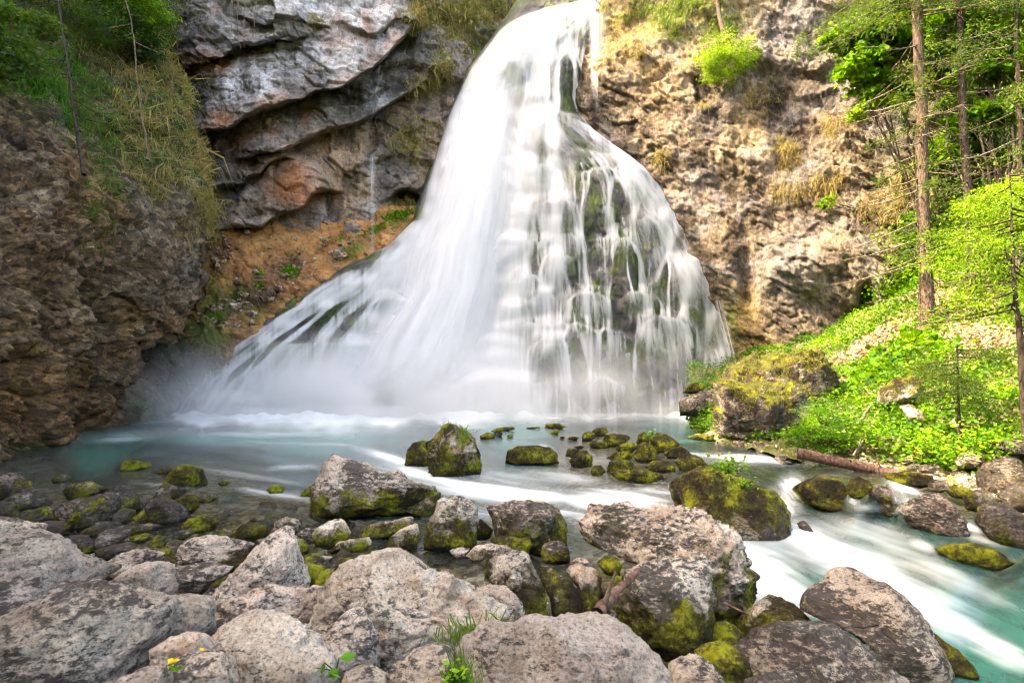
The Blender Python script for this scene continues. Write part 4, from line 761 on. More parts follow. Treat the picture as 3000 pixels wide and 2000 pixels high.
rock('B', [(1040,1430),(1060,1350),(1150,1270),(1250,1240),(1350,1260),(1410,1210),(1480,1190),(1650,1185),(1800,1170),(1872,1155),(1952,1190),(2052,1240),(2152,1290),(2222,1370),(2262,1450),(2292,1568),(2290,1750),(1090,1750),(1100,1568),(1070,1500)], 'broad white speckled boulder at the bottom centre', 2.55, **{**dry, 'dark': .3, 'warm': .25}, deep=.7, rough=.75)
rock('B', [(1160,1030),(1230,1010),(1320,1010),(1390,1050),(1430,1110),(1455,1190),(1400,1240),(1330,1190),(1290,1140),(1190,1080)], 'small stone with green moss right of the largest centre boulder', 3.9, moss=.5, mtop=.5, group=GF)
rock('B', [(1200,940),(1210,860),(1260,810),(1340,830),(1450,820),(1480,860),(1510,920),(1550,1010),(1590,1110),(1605,1190),(1500,1200),(1420,1170),(1380,1060),(1260,1010),(1210,970)], 'ragged rock with white top and mossy sides right of the largest centre boulder', 4.5, moss=0.98, mtop=0.9, dark=.6, warm=.4, group=GF)
rock('B', [(1510,900),(1560,890),(1640,930),(1720,990),(1760,1040),(1768,1150),(1700,1190),(1610,1200),(1590,1090),(1540,1000)], 'moss-covered rock wedged between the ragged rock and the little spout', 4.7, moss=0.95, mtop=.6, dark=.5, group=GF)
rock('B', [(1665,940),(1700,900),(1760,885),(1850,910),(1885,960),(1892,1030),(1885,1110),(1855,1170),(1770,1170),(1760,1040),(1720,990)], 'brown-topped mossy block left of the little spout', 5.0, moss=1.15, mtop=1.1, warm=.9, dark=.4, group=GF)
rock('C', [(590,1110),(620,1040),(680,960),(760,890),(880,850),(1000,845),(1100,830),(1130,880),(1140,950),(1165,1030),(1150,1100),(1120,1210),(1080,1310),(960,1330),(800,1290),(680,1230),(600,1180)], 'big speckled boulder with mossy underside beside the red stick', 4.4, moss=1.02, mtop=1.1, dark=.55, warm=.3, group=GF, strata=1)
rock('C', [(900,1490),(980,1430),(1060,1425),(1150,1470),(1230,1560),(1230,1720),(900,1720)], 'grey stone at the bottom edge right of the white speckled boulder', 2.9, **{**dry, 'dark': .7})
rock('C', [(1050,1420),(1090,1370),(1180,1340),(1280,1370),(1350,1420),(1395,1490),(1390,1560),(1260,1590),(1130,1530)], 'moss-covered stone with pale flecks at the bottom, below a smaller mossy one', 3.7, moss=0.9, mtop=.5, dark=.4, group=GF)
rock('C', [(1105,1290),(1150,1240),(1220,1210),(1280,1230),(1330,1300),(1320,1350),(1200,1365),(1115,1340)], 'small mossy stone right under the big speckled boulder', 4.4, moss=.75, mtop=.4, dark=.4, group=GF)
rock('C', [(1120,1190),(1160,1120),(1210,1150),(1238,1190),(1200,1240),(1140,1240)], 'dark mossy stone tucked between the two large speckled boulders', 5.2, moss=.8, mtop=.4, dark=.6, group=GF)
rock('D', [(320,1190),(360,1100),(430,1040),(470,970),(530,940),(600,945),(680,975),(780,1000),(860,1060),(930,1130),(960,1190),(1000,1270),(1050,1370),(1082,1500),(1075,1600),(950,1590),(820,1500),(700,1400),(620,1330),(520,1280),(400,1270),(330,1260)], 'tall rounded speckled boulder at the right edge of the near bank beside the white water', 4.3, moss=0.68, mtop=.9, dark=.85, warm=.3, group=GF, strata=1, rough=.6)
rock('D', [(-60,1240),(-30,1180),(20,1140),(100,1075),(180,1085),(270,1120),(330,1190),(345,1250),(250,1300),(100,1330),(0,1330),(-50,1300)], 'speckled stone with mossy left face left of the tall rounded boulder', 4.7, moss=1.0, mtop=.8, dark=.7, group=GF)
rock('D', [(-110,1500),(0,1420),(40,1350),(130,1300),(280,1250),(420,1230),(540,1270),(620,1320),(700,1400),(800,1450),(860,1510),(910,1600),(890,1750),(-90,1750)], 'wide dark speckled boulder at the bottom right of the near bank', 3.5, moss=0.72, mtop=.8, dark=.85, group=GF, strata=1, rough=.6)
rock('D', [(-30,1590),(60,1530),(150,1500),(240,1480),(270,1560),(240,1700),(-30,1700)], 'grey tip of stone at the bottom edge before the wide dark boulder', 3.0, **{**dry, 'dark': .7})
# left edge of the stream
dk = dict(moss=.62, mtop=.5, dark=1.15, warm=.5, group=GL)  # dark tone: wet brown stone, with the cliff's shade painted in
for pts, lab in (
  ([(540,900),(580,860),(640,870),(685,930),(640,980),(555,950)], 'dark mossy cone of stone behind the big left boulder'),
  ([(350,560),(380,530),(470,500),(600,485),(660,500),(668,560),(640,630),(560,660),(480,670),(370,650)], 'largest dark brown boulder in the left shallows'),
  ([(650,460),(690,430),(740,430),(780,490),(805,555),(770,590),(700,570),(650,510)], 'upright dark stone right of the largest dark boulder in the left shallows'),
  ([(850,560),(870,510),(940,490),(1010,530),(1060,580),(1085,615),(1020,650),(930,650),(870,610)], 'brown and green stone with a pale fleck in the middle of the left shallows'),
  ([(895,465),(960,415),(1010,440),(1045,480),(990,510),(930,500)], 'dark pyramid stone below the moss-covered left boulder'),
  ([(-50,380),(60,360),(110,385),(158,430),(155,490),(60,510),(-50,510)], 'dark speckled boulder at the left picture edge nearest the pool'),
  ([(30,510),(100,480),(200,470),(252,510),(225,560),(100,570),(40,550)], 'flat dark boulder just below the left picture edge boulder'),
  ([(-40,535),(20,520),(80,550),(95,600),(40,630),(-40,620)], 'dark green stone at the left picture edge with a yellow leaf'),
  ([(90,610),(150,570),(250,560),(325,590),(300,650),(200,660),(95,650)], 'low dark slab above the big grey-green boulder'),
  ([(205,665),(260,630),(350,640),(385,690),(330,740),(235,710)], 'dark stone touching the top of the big grey-green boulder'),
  ([(475,690),(560,640),(640,650),(685,670),(620,720),(505,720)], 'dark wet slab below the largest dark boulder in the left shallows'),
  ([(500,770),(600,690),(700,670),(738,690),(720,740),(640,780),(560,800)], 'brown slanting slab in the left shallows'),
  ([(640,605),(700,565),(770,580),(772,640),(700,660),(650,650)], 'small pale-topped stone in the middle of the left shallows'),
  ([(775,605),(830,568),(880,590),(905,645),(830,655),(780,645)], 'grey-blue speckled stone in the left shallows'),
  ([(765,665),(850,650),(922,675),(860,695),(785,690)], 'flat brown stone awash in the left shallows'),
  ([(345,765),(420,715),(500,730),(525,810),(430,830),(355,810)], 'blackish mossy rock right of the big grey-green boulder'),
  ([(560,790),(640,770),(740,770),(780,800),(700,830),(600,850)], 'dark green flat rock before the brown slanting slab'),
  ([(895,805),(960,775),(1032,800),(1020,840),(925,840)], 'small grey stone above the low brown rock'),
  ([(985,725),(1030,690),(1090,690),(1115,715),(1050,740)], 'small dark stone awash left of the striped rock'),
  ([(885,355),(920,335),(980,335),(998,355),(950,370)], 'small bluish black stone left of the moss-covered left boulder'),
  ([(1130,505),(1180,482),(1240,485),(1253,512),(1200,528),(1138,522)], 'flat dark stone with white water on its right')):
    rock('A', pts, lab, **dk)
mo = dict(moss=.78, mtop=.35, dark=.4, warm=.3, group=GM)
rock('A', [(930,415),(1000,340),(1060,305),(1120,325),(1160,350),(1183,425),(1120,440),(1000,442)], 'moss-covered peaked boulder in the left part of the stream', **mo)
rock('A', [(698,332),(720,290),(760,283),(850,310),(858,328),(780,344),(715,346)], 'small boulder with bright green moss alone near the pool', **{**mo, 'moss': .95})
rock('A', [(308,398),(340,370),(370,363),(412,392),(370,412),(318,412)], 'tiny green mossy stone nearest the left cliff', **{**mo, 'dark': .8}, name='stone', cat='stone')
rock('A', [(378,455),(420,415),(520,412),(565,445),(600,470),(540,494),(415,496)], 'low double-humped green stone right of the dark left edge boulders', **mo)
rock('A', [(1050,645),(1100,610),(1180,600),(1230,630),(1252,668),(1200,690),(1100,695),(1052,675)], 'mossy hump in the shallows above the striped pale rock', **{**mo, 'dark': .8})
rock('A', [(1322,712),(1380,660),(1450,650),(1530,680),(1538,722),(1450,740),(1348,735)], 'mossy stone in the shallows left of the tip of the pointed rock', **mo)
rock('A', [(1552,695),(1580,640),(1640,615),(1710,640),(1728,685),(1680,720),(1600,720)], 'mossy stone right behind the tip of the pointed rock', **{**mo, 'mtop': .8})
rock('A', [(990,515),(1060,490),(1130,500),(1138,565),(1090,595),(1035,570)], 'olive mossy stone left of the flat dark stone with white water', **mo)
rock('A', [(1250,420),(1290,400),(1325,420),(1285,434)], 'tiny mossy stone right of the moss-covered peaked boulder', **mo, name='stone', cat='stone')
rock('A', [(1533,455),(1560,430),(1600,430),(1638,458),(1600,482),(1553,480)], 'small dark green stone left of the large ridge-shaped boulder', **{**mo, 'dark': .8}, name='stone', cat='stone')
rock('A', [(1430,630),(1480,610),(1520,615),(1510,635),(1450,640)], 'pale flat stone awash above the shallows', **{**mo, 'moss': .5}, name='stone', cat='stone')
rock('B', [(752,300),(770,230),(800,190),(860,172),(905,190),(920,240),(910,320),(830,322)], 'mossy shoulder rock on the left of the pyramid boulder with grass', **{**mo, 'mtop': .2})
rock('B', [(880,190),(920,145),(955,130),(970,90),(1010,68),(1040,75),(1080,120),(1130,140),(1160,170),(1170,220),(1197,280),(1197,345),(1100,375),(1000,380),(930,350),(905,320),(890,240)], 'tall pyramid boulder midstream with grass growing on its face', moss=0.75, mtop=.45, dark=.3, warm=.75, group=GM, rough=1.3)
rock('B', [(148,485),(200,440),(270,410),(285,455),(240,495)], 'mossy wedge at the left foot of the large ridge-shaped boulder', **mo)
rock('B', [(243,530),(250,460),(280,420),(300,340),(330,290),(370,265),(450,285),(520,310),(580,345),(640,380),(720,375),(780,430),(860,450),(920,460),(978,492),(945,565),(910,600),(800,580),(720,565),(600,555),(450,552),(330,560),(265,555)], 'large ridge-shaped pinkish grey boulder sloping down to the right midstream', moss=0.92, mtop=1.15, dark=.6, warm=.5, group=GM, strata=1)
rock('B', [(712,565),(800,530),(900,500),(965,500),(945,570),(900,610),(810,590)], 'low mossy shelf at the right foot of the ridge-shaped boulder', **mo)
rock('B', [(1170,640),(1190,620),(1230,660),(1268,692),(1240,730),(1165,730)], 'mossy wedge between the cube-shaped boulder and the flat-topped dark one', **mo)
rock('B', [(866,750),(880,650),(920,590),(940,520),(990,490),(1060,490),(1120,510),(1160,520),(1182,570),(1182,620),(1165,750),(1130,795),(1040,795),(945,778)], 'cube-shaped boulder with a pale top and mossy front in the centre', moss=1.05, mtop=1.15, dark=.4, warm=.6, group=GM)
rock('B', [(1213,560),(1290,550),(1380,520),(1480,520),(1570,545),(1640,570),(1680,640),(1693,725),(1640,770),(1560,795),(1480,780),(1300,730),(1270,695),(1255,640)], 'flat-topped dark boulder with a pointed left corner in the centre', moss=1.05, mtop=1.05, dark=.75, warm=.6, group=GM)
rock('B', [(1233,745),(1300,720),(1400,730),(1470,730),(1503,772),(1470,812),(1400,828),(1300,795)], 'low mossy slab before the flat-topped dark boulder', **mo)
rock('B', [(1533,825),(1560,770),(1610,752),(1670,760),(1703,800),(1703,855),(1640,872),(1548,865)], 'small square mossy stone before the flat-topped dark boulder', **{**mo, 'mtop': .7})
rock('B', [(1008,805),(1080,788),(1132,800),(1100,845),(1045,845)], 'flat brown stone awash before the cube-shaped boulder', **{**mo, 'moss': .3, 'dark': .7})
rock('B', [(1103,835),(1160,780),(1250,772),(1340,780),(1423,822),(1350,862),(1250,835),(1150,860)], 'curved low rock awash behind the ragged rock with white top', **{**mo, 'moss': .45, 'dark': .5})
rock('B', [(150,895),(200,875),(290,900),(303,925),(280,970),(240,1000),(175,970)], 'mossy stone between the pointed rock and the largest centre boulder', **mo, Y=4.7)
rock('B', [(243,955),(300,915),(348,920),(335,970),(280,1020),(243,1000)], 'dark mossy stone touching the left of the largest centre boulder', **{**mo, 'dark': .8}, Y=4.3)
rock('B', [(188,1035),(230,1005),(292,1020),(275,1085),(215,1080)], 'small pale stone in the gap left of the largest centre boulder', 4.0, **dry)
rock('B', [(228,705),(250,670),(310,640),(390,625),(432,670),(448,722),(400,758),(330,778),(245,750)], 'dark green stone with a sloping top right of the tip of the pointed rock', **{**mo, 'mtop': .6})
rock('B', [(138,705),(190,680),(243,690),(243,760),(165,760)], 'dark stone just right of the tip of the pointed rock', **{**mo, 'moss': .4, 'dark': .8})
rock('B', [(118,735),(170,740),(218,792),(190,818),(135,822)], 'mossy stone leaning on the right side of the pointed rock', **mo)
rock('B', [(318,795),(380,750),(460,745),(557,735),(563,785),(500,812),(395,812)], 'low wide mossy stone in the centre shallows', **{**mo, 'mtop': .7})
rock('B', [(508,705),(530,660),(600,650),(700,640),(760,620),(813,625),(800,665),(700,708),(650,732),(525,728)], 'long low mossy stone left of the cube-shaped boulder', **{**mo, 'mtop': .7})
rock('B', [(658,775),(670,730),(720,690),(780,665),(832,650),(843,735),(822,778),(750,797),(675,793)], 'cracked mossy stone left of the foot of the cube-shaped boulder', **{**mo, 'mtop': .7})
rock('B', [(215,855),(280,835),(343,850),(290,870)], 'pale stone awash behind the largest centre boulder', **{**mo, 'moss': .1}, name='stone', cat='stone')
rock('B', [(1323,285),(1340,240),(1400,205),(1500,205),(1590,215),(1630,250),(1642,288),(1520,305),(1400,316)], 'long loaf-shaped boulder covered in bright moss right of the pyramid boulder', **{**mo, 'moss': .9})
# small mossy stones behind, midstream
cl = dict(moss=.72, mtop=.1, dark=.4, warm=.5, group=GC)
cl_lab = 'small mossy stone in the midstream cluster right of the loaf-shaped boulder'
for pts, lab in (([(1188,147),(1230,130),(1270,140),(1278,160),(1220,166),(1188,160)], 'dark oval mossy stone just right of the pyramid boulder'), ([(1245,118),(1300,100),(1385,97),(1393,112),(1320,124)], 'long flat mossy stone right of the pyramid boulder near the pool'), ([(1263,132),(1290,115),(1322,135),(1310,157),(1278,149)], 'small round stone right beside the long flat mossy one'),
                 ([(1553,102),(1565,78),(1650,78),(1690,97),(1650,108),(1578,108)], 'flat-topped mossy stone farthest out towards the falls'), ([(1588,132),(1620,110),(1648,120),(1632,138)], 'small brown stone before the flat-topped mossy one'), ([(1448,102),(1530,97),(1538,106),(1470,109)], 'thin mossy stone awash left of the flat-topped mossy one'), ([(1335,150),(1360,138),(1385,150),(1360,160)], 'tiny stone awash right of the dark oval mossy stone')):
    rock('B', pts, lab, **cl, name='stone', cat='stone')
CL = ['rounded brown stone at the back left of the midstream cluster', 'dark brown stone farthest back in the midstream cluster', 'wide brown stone behind the middle of the midstream cluster', 'flat yellow-green stone at the left side of the midstream cluster', 'smooth green stone just left of the brown dome stone', 'pale-flecked brown stone right of the brown dome stone', 'flat bright green stone left of the brown dome stone, near side', 'green hump just behind the longest bright mossy stone', 'flat olive stone right of the longest bright mossy stone', 'dark stone touching the back of the brown peaked stone', 'tiny flat bright stone left of the rounded brown stone', 'tiny bright stone before the rounded brown stone, nearly awash', 'tiniest dark stone left of the midstream cluster', 'little knob on the longest bright mossy stone']
for pts, cl_lab in zip(([(398,172),(405,140),(440,122),(475,130),(482,160),(450,174),(410,178)], [(458,122),(490,103),(540,103),(558,125),(530,147),(478,147)], [(518,182),(540,145),(590,135),(670,145),(682,162),(620,204),(558,209)], [(438,192),(480,173),(540,185),(563,212),(500,219),(448,210)], [(588,222),(640,190),(700,185),(722,212),(690,238),(618,244)],
            [(868,252),(900,215),(980,205),(1023,242),(990,274),(898,274)], [(538,273),(600,240),(670,235),(703,262),(660,284),(568,284)], [(543,342),(560,300),(620,282),(680,290),(703,328),(650,354),(578,358)], [(778,328),(800,295),(870,290),(930,310),(938,343),(870,354),(798,349)], [(303,257),(320,220),(370,220),(393,242),(350,269)], [(312,167),(340,152),(388,158),(370,175)], [(352,212),(400,205),(418,218),(380,225)], [(270,160),(290,150),(310,158),(290,166)], [(610,325),(640,315),(655,335),(630,350)]), CL):
    rock('C', pts, cl_lab, **cl, name='stone', cat='stone')
for pts, lab in (([(713,183),(725,145),(760,120),(780,150),(788,182),(750,199)], 'narrow upright mossy stone at the back of the midstream cluster'), ([(788,168),(840,130),(880,135),(930,165),(963,197),(930,219),(880,240),(828,240),(798,203)], 'largest brown mossy stone of the midstream cluster, with green leaves'), ([(698,253),(720,205),(760,180),(800,200),(833,243),(812,280),(750,295),(708,280)], 'brown dome stone in the middle of the midstream cluster'),
                 ([(448,353),(470,318),(510,320),(543,352),(500,377),(463,373)], 'round bright mossy stone at the near left tip of the midstream cluster'), ([(553,363),(640,345),(760,345),(850,360),(873,388),(800,405),(700,411),(598,396)], 'longest bright mossy stone along the near side of the midstream cluster'), ([(933,303),(960,260),(1010,250),(1090,275),(1128,318),(1060,345),(978,345)], 'brown mossy stone at the right end of the midstream cluster'), ([(328,293),(370,250),(430,228),(463,268),(463,309),(400,323),(348,314)], 'brown peaked stone right of the loaf-shaped boulder')):
    rock('C', pts, lab, **cl)
rock('C', [(905,450),(960,400),(1020,370),(1080,330),(1150,325),(1220,345),(1290,370),(1350,400),(1420,430),(1490,450),(1540,500),(1567,560),(1573,660),(1530,705),(1400,712),(1260,705),(1160,660),(1060,605),(960,580),(915,530)], 'large brown mossy boulder with a plant on top right of centre', moss=0.2, mtop=-0.45, dark=0.75, warm=2.6, group=GM, rough=.7)
rock('C', [(388,710),(420,660),(430,600),(470,585),(530,600),(580,590),(680,580),(740,600),(820,600),(920,575),(1000,568),(1070,590),(1150,640),(1230,700),(1270,780),(1310,850),(1337,920),(1333,1000),(1352,1050),(1335,1120),(1250,1140),(1150,1060),(1050,940),(900,900),(740,915),(620,860),(540,835),(470,835),(415,780)], 'broad ribbed pale boulder with grass specks, behind the big speckled boulder', 5.6, moss=0.98, mtop=1.1, dark=.55, warm=.4, group=GM, strata=1.6, rough=1.2)
rock('C', [(483,885),(530,840),(590,845),(638,882),(610,940),(540,930)], 'small mossy stone before the broad ribbed boulder', 5.6, **mo)
rock('C', [(548,1005),(600,955),(660,960),(645,1015),(580,1080),(548,1050)], 'mossy stone right of the little spout', 5.0, **mo)
rock('C', [(340,870),(380,848),(420,850),(445,875),(380,890)], 'flat tan stone awash left of the broad ribbed boulder', **{**mo, 'moss': .1}, name='stone', cat='stone')
# right bank foot and cascades
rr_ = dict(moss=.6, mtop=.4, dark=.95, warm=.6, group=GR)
for pts, lab, kw in (
  ([(223,495),(270,440),(330,400),(400,385),(500,385),(540,430),(562,480),(563,555),(480,570),(400,560),(298,530)], 'wide green mossy boulder splitting the small cascades', dict(moss=.85, mtop=.2, zg=-.5)),
  ([(558,450),(580,400),(620,380),(670,400),(697,435),(650,475),(600,510)], 'round mossy stone between the two small cascades', dict(moss=.85, mtop=.2, zg=-.45)),
  ([(678,475),(720,440),(770,425),(803,450),(803,495),(740,505),(688,495)], 'brown stone on top of the layered one by the cascades', dict(zg=-.35)),
  ([(662,545),(700,500),(770,490),(820,500),(852,542),(820,598),(738,600)], 'layered dark stone at the foot of the small cascades', dict(zg=-.5)),
  ([(877,605),(900,560),(960,520),(1010,480),(1070,475),(1120,500),(1170,560),(1203,625),(1214,700),(1130,705),(1030,685),(938,650)], 'brown pointed boulder right of the white water', dict(zg=-.45, moss=.5, mtop=.9, warm=.9)),
  ([(1328,670),(1340,590),(1390,540),(1480,545),(1540,590),(1600,650),(1640,770),(1500,775),(1400,735)], 'speckled boulder at the right picture edge below the bank', dict(zg=-.45, moss=.5, dark=1.1)),
  ([(1095,830),(1170,790),(1280,765),(1380,790),(1465,845),(1400,880),(1250,890),(1148,870)], 'dark mossy boulder just awash at the right side of the white water', dict(moss=.8, mtop=0)),
  ([(1000,1300),(1060,1295),(1140,1350),(1250,1430),(1285,1465),(1150,1500),(1080,1490)], 'sunken green boulder right of the tall rounded speckled boulder', dict(moss=.85, mtop=0)),
  ([(1178,300),(1230,250),(1320,240),(1355,300),(1280,330),(1198,325)], 'grey rock in the shade below the slender dark trunk', dict(zg=.1, moss=.3)),
  ([(1318,390),(1360,310),(1450,260),(1530,280),(1580,400),(1500,450),(1390,470),(1328,440)], 'big grey rock at the right picture edge on the bank', dict(zg=-.1, moss=.35, dark=1.2)),
  ([(1398,215),(1450,180),(1540,165),(1620,200),(1620,260),(1500,250)], 'pale rock at the right picture edge beside the dark trunk', dict(Y=10.2, moss=.2, dark=.9)),
  ([(1438,500),(1490,440),(1600,430),(1640,570),(1500,570)], 'brownish rock at the right picture edge under the big grey one', dict(zg=-.3, moss=.4, dark=1.2)),
  ([(1118,455),(1180,430),(1255,450),(1243,497),(1158,497)], 'small dark rock in the shaded right shallows', dict(zg=-.25)),
  ([(1238,505),(1290,460),(1370,470),(1393,545),(1330,580),(1248,560)], 'dark block between the pointed and the speckled right boulders', dict(zg=-.35)),
  ([(1028,430),(1060,400),(1120,410),(1140,450),(1080,470),(1030,460)], 'dark flat rock below the mossy log end', dict(zg=-.25)),
  ([(938,250),(980,200),(1020,215),(1033,285),(980,305)], 'brown rock at the waterline under the leafy bank', dict(zg=.05)),
  ([(640,210),(700,195),(800,190),(880,220),(860,260),(760,265),(670,245)], 'mossy earth-brown rock at the waterline right of the green shrub', dict(zg=0, moss=.7, mtop=0)),
  ([(778,385),(900,350),(1010,370),(1043,412),(950,438),(828,418)], 'mossy rock supporting the right end of the fallen log', dict(zg=-.12, moss=.85, mtop=0)),
  ([(955,335),(1000,310),(1040,320),(1043,355),(978,357)], 'small tan stone behind the fallen log', dict(zg=0, moss=.3)),
  ([(880,345),(920,310),(950,325),(945,350),(900,358)], 'small pale stone behind the middle of the fallen log', dict(zg=0, moss=.1)),
  ([(266,655),(310,635),(362,692),(300,698)], 'small dark stone splitting the white water', dict(moss=.3)),
  ([(153,303),(190,288),(238,302),(190,315)], 'small brown stone before the end of the fallen log', dict(moss=.5))):
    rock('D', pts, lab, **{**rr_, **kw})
rock('C', [(1038,88),(1050,50),(1100,20),(1160,10),(1187,50),(1183,105),(1120,112)], 'bright mossy boulder at the foot of the grassy outcrop', **{**mo, 'moss': .95, 'mtop': 0})
rock('C', [(1128,105),(1180,75),(1232,90),(1233,125),(1158,127)], 'small mossy boulder right of the bright one under the grassy outcrop', **mo)
rock('C', [(1005,158),(1080,135),(1150,145),(1168,168),(1080,177)], 'flat mossy stone awash before the grassy outcrop', **mo)
rock('E', [(-20,1180),(40,1150),(110,1110),(230,1090),(240,1170),(230,1255),(100,1255),(-20,1250)], 'low bare brown rock left of the grassy outcrop', moss=.4, mtop=.3, dark=.95, warm=1., group=GR, Y=18.5)
rock('E', [(0,1110),(40,1070),(90,1050),(135,1075),(140,1105),(60,1120)], 'small olive stone beside the rivulet at the foot of the falls', moss=.7, mtop=0, dark=.4, warm=.6, group=GR, Y=20)
rock('E', [(285,950),(320,910),(365,900),(390,930),(340,965)], 'dark wet stone at the foot of the cliff right of the falls', moss=.3, mtop=0, dark=1., group=GR, Y=21.5)
rock('E', [(280,1040),(300,990),(360,955),(450,925),(560,900),(650,890),(740,870),(850,840),(905,860),(930,930),(960,1000),(967,1090),(950,1190),(880,1200),(760,1180),(500,1120),(340,1110)], 'upper block of the grassy outcrop with a bare right face', 16.8, moss=.3, mtop=-.15, dark=.95, warm=1.6, group=GR, name='grassy_outcrop', cat='rock outcrop', deep=1.1, rough=2.)
rock('E', [(228,1120),(240,1070),(300,1060),(420,1080),(560,1060),(700,1080),(800,1120),(840,1170),(860,1240),(800,1300),(740,1380),(700,1450),(600,1470),(480,1460),(380,1430),(270,1390),(228,1330),(224,1200)], 'lower block of the grassy outcrop standing in the stream', 15.4, moss=.26, mtop=-.1, dark=.95, warm=1.6, group=GR, name='grassy_outcrop', cat='rock outcrop', deep=1.0, rough=2.)
rock('E', [(1270,1180),(1310,1100),(1390,1025),(1490,1005),(1555,1040),(1550,1100),(1480,1145),(1400,1195)], 'grey boulder among leaves in the middle of the right bank', 14.6, moss=.35, mtop=-.2, dark=.6, group=GR)
rock('E', [(1435,1215),(1490,1195),(1560,1250),(1585,1295),(1500,1300)], 'slanting brown stone below the grey boulder on the right bank', 13.2, moss=.1, mtop=0, dark=.5, warm=.9, group=GR)
rock('E', [(1820,1240),(1850,1195),(1900,1200),(1890,1250),(1840,1270)], 'small pale stone behind the thin conifer on the right bank', 13.0, moss=.0, mtop=0, dark=.2, warm=.6, group=GR)
rock('E', [(1740,1330),(1790,1285),(1850,1290),(1860,1340),(1790,1365)], 'pale stone left of the thin conifer trunk', 12.6, moss=.0, mtop=0, dark=.1, warm=.7, group=GR)
rock('E', [(640,900),(680,875),(740,870),(745,895),(680,912)], 'small grey rock on top of the grassy outcrop', 17.4, moss=.0, mtop=0, dark=.2, group=GR, name='stone', cat='stone')
# ------------------------------------------------------------------ vegetation helpers
def nrm(v): return v/np.maximum(np.linalg.norm(v, axis=-1, keepdims=True), 1e-9)
def tube(pts, rad, sides=6):
    p = np.array(pts, float); n = len(p); t = nrm(np.gradient(p, axis=0)); rad = np.broadcast_to(rad, (n,))
    a = nrm(np.cross(t, np.where(abs(t[:, :1]) < .8, [[1., 0, 0]], [[0, 1., 0]]))); b = np.cross(t, a)
    an = np.linspace(0, 2*np.pi, sides, endpoint=False)
    V = (p[:, None]+rad[:, None, None]*(np.cos(an)[None, :, None]*a[:, None]+np.sin(an)[None, :, None]*b[:, None])).reshape(-1, 3)
    i = np.arange(n-1)[:, None]*sides; j = np.arange(sides)[None]; k = (j+1) % sides
    Fq = np.stack([i+j, i+k, i+sides+k, i+sides+j], -1).reshape(-1, 4); return V, Fq
def join(lst):
    V, Fq, o = [], [], 0
    for v, f in lst: V.append(v); Fq.append(f+o); o += len(v)
    return np.concatenate(V), np.concatenate(Fq)
def leaves(p, d, size, asp=.5, fold=.0, r=None):
    """leaf quads at p pointing along d; returns V, F"""
    r = r or rng; n = len(p); d = nrm(d); s = nrm(np.cross(d, r.normal(0, 1, (n, 3)))); up = np.cross(s, d); L = (size*r.uniform(.65, 1.3, n))[:, None]
    V = np.stack([p, p+d*L*.5+s*L*asp*.5+up*L*fold, p+d*L, p+d*L*.5-s*L*asp*.5+up*L*fold], 1).reshape(-1, 3)
    return V, np.arange(4*n).reshape(-1, 4)
def leafmesh(name, p, d, size, asp, mat, tint, fold=.06):
    V, Fq = leaves(p, d, size, asp, fold); return mesh_np(name, V, Fq, mat, False, fattrs=dict(tint=np.clip(tint, 0, 1)))
def blades(p, n, length, nb, droop, wd, spread=.6, up=.6, r=None):
    """clumps of grass: nb blades per point"""
    r = r or rng; m = len(p)*nb; b = np.repeat(p, nb, 0); nn = np.repeat(n, nb, 0); L = (np.repeat(np.broadcast_to(length, (len(p),)), nb)*r.uniform(.5, 1.2, m))[:, None]
    d = nrm(nn*.6+np.array([0, 0, up])+r.normal(0, spread, (m, 3))); b = b+r.normal(0, 1, (m, 3))*L*.18
    dn = np.array([0, 0, -1.])*droop; s = nrm(np.cross(d, r.normal(0, 1, (m, 3))))*wd*L
    p1 = b+d*L*.5+dn*L*.12; p2 = b+d*L*.78+dn*L*.75
    V = np.stack([b-s, b+s, p1+s*.8, p1-s*.8, p2+s*.12, p2-s*.12], 1).reshape(-1, 3); i = np.arange(m)[:, None]*6
    Fq = np.concatenate([i+np.array([[0, 1, 2, 3]]), i+np.array([[3, 2, 4, 5]])], 0); return V, Fq, np.arange(m)//nb
def grassmesh(name, p, n, length, nb, droop, tint, mat, wd=.03, **k):
    V, Fq, ci = blades(p, n, length, nb, droop, wd, **k); t = np.clip(np.repeat(tint, nb)+rng.normal(0, .13, len(p)*nb), 0, 1)
    return mesh_np(name, V, Fq, mat, False, fattrs=dict(tint=np.r_[t, t]))
def pick(V, PX, PY, N, wgt, n, r=None):
    r = r or rng; A = np.linalg.norm(np.cross(np.gradient(V, axis=0), np.gradient(V, axis=1)), axis=-1)
    wgt = (np.clip(wgt, 0, None)*A).ravel(); k = r.choice(len(wgt), n, p=wgt/wgt.sum())
    jit = r.normal(0, .03, (n, 3)); return V.reshape(-1, 3)[k]+jit, N.reshape(-1, 3)[k], PX.ravel()[k], PY.ravel()[k]
vis = lambda PX, PY: (PX > -40) & (PX < 3060) & (PY > -60)
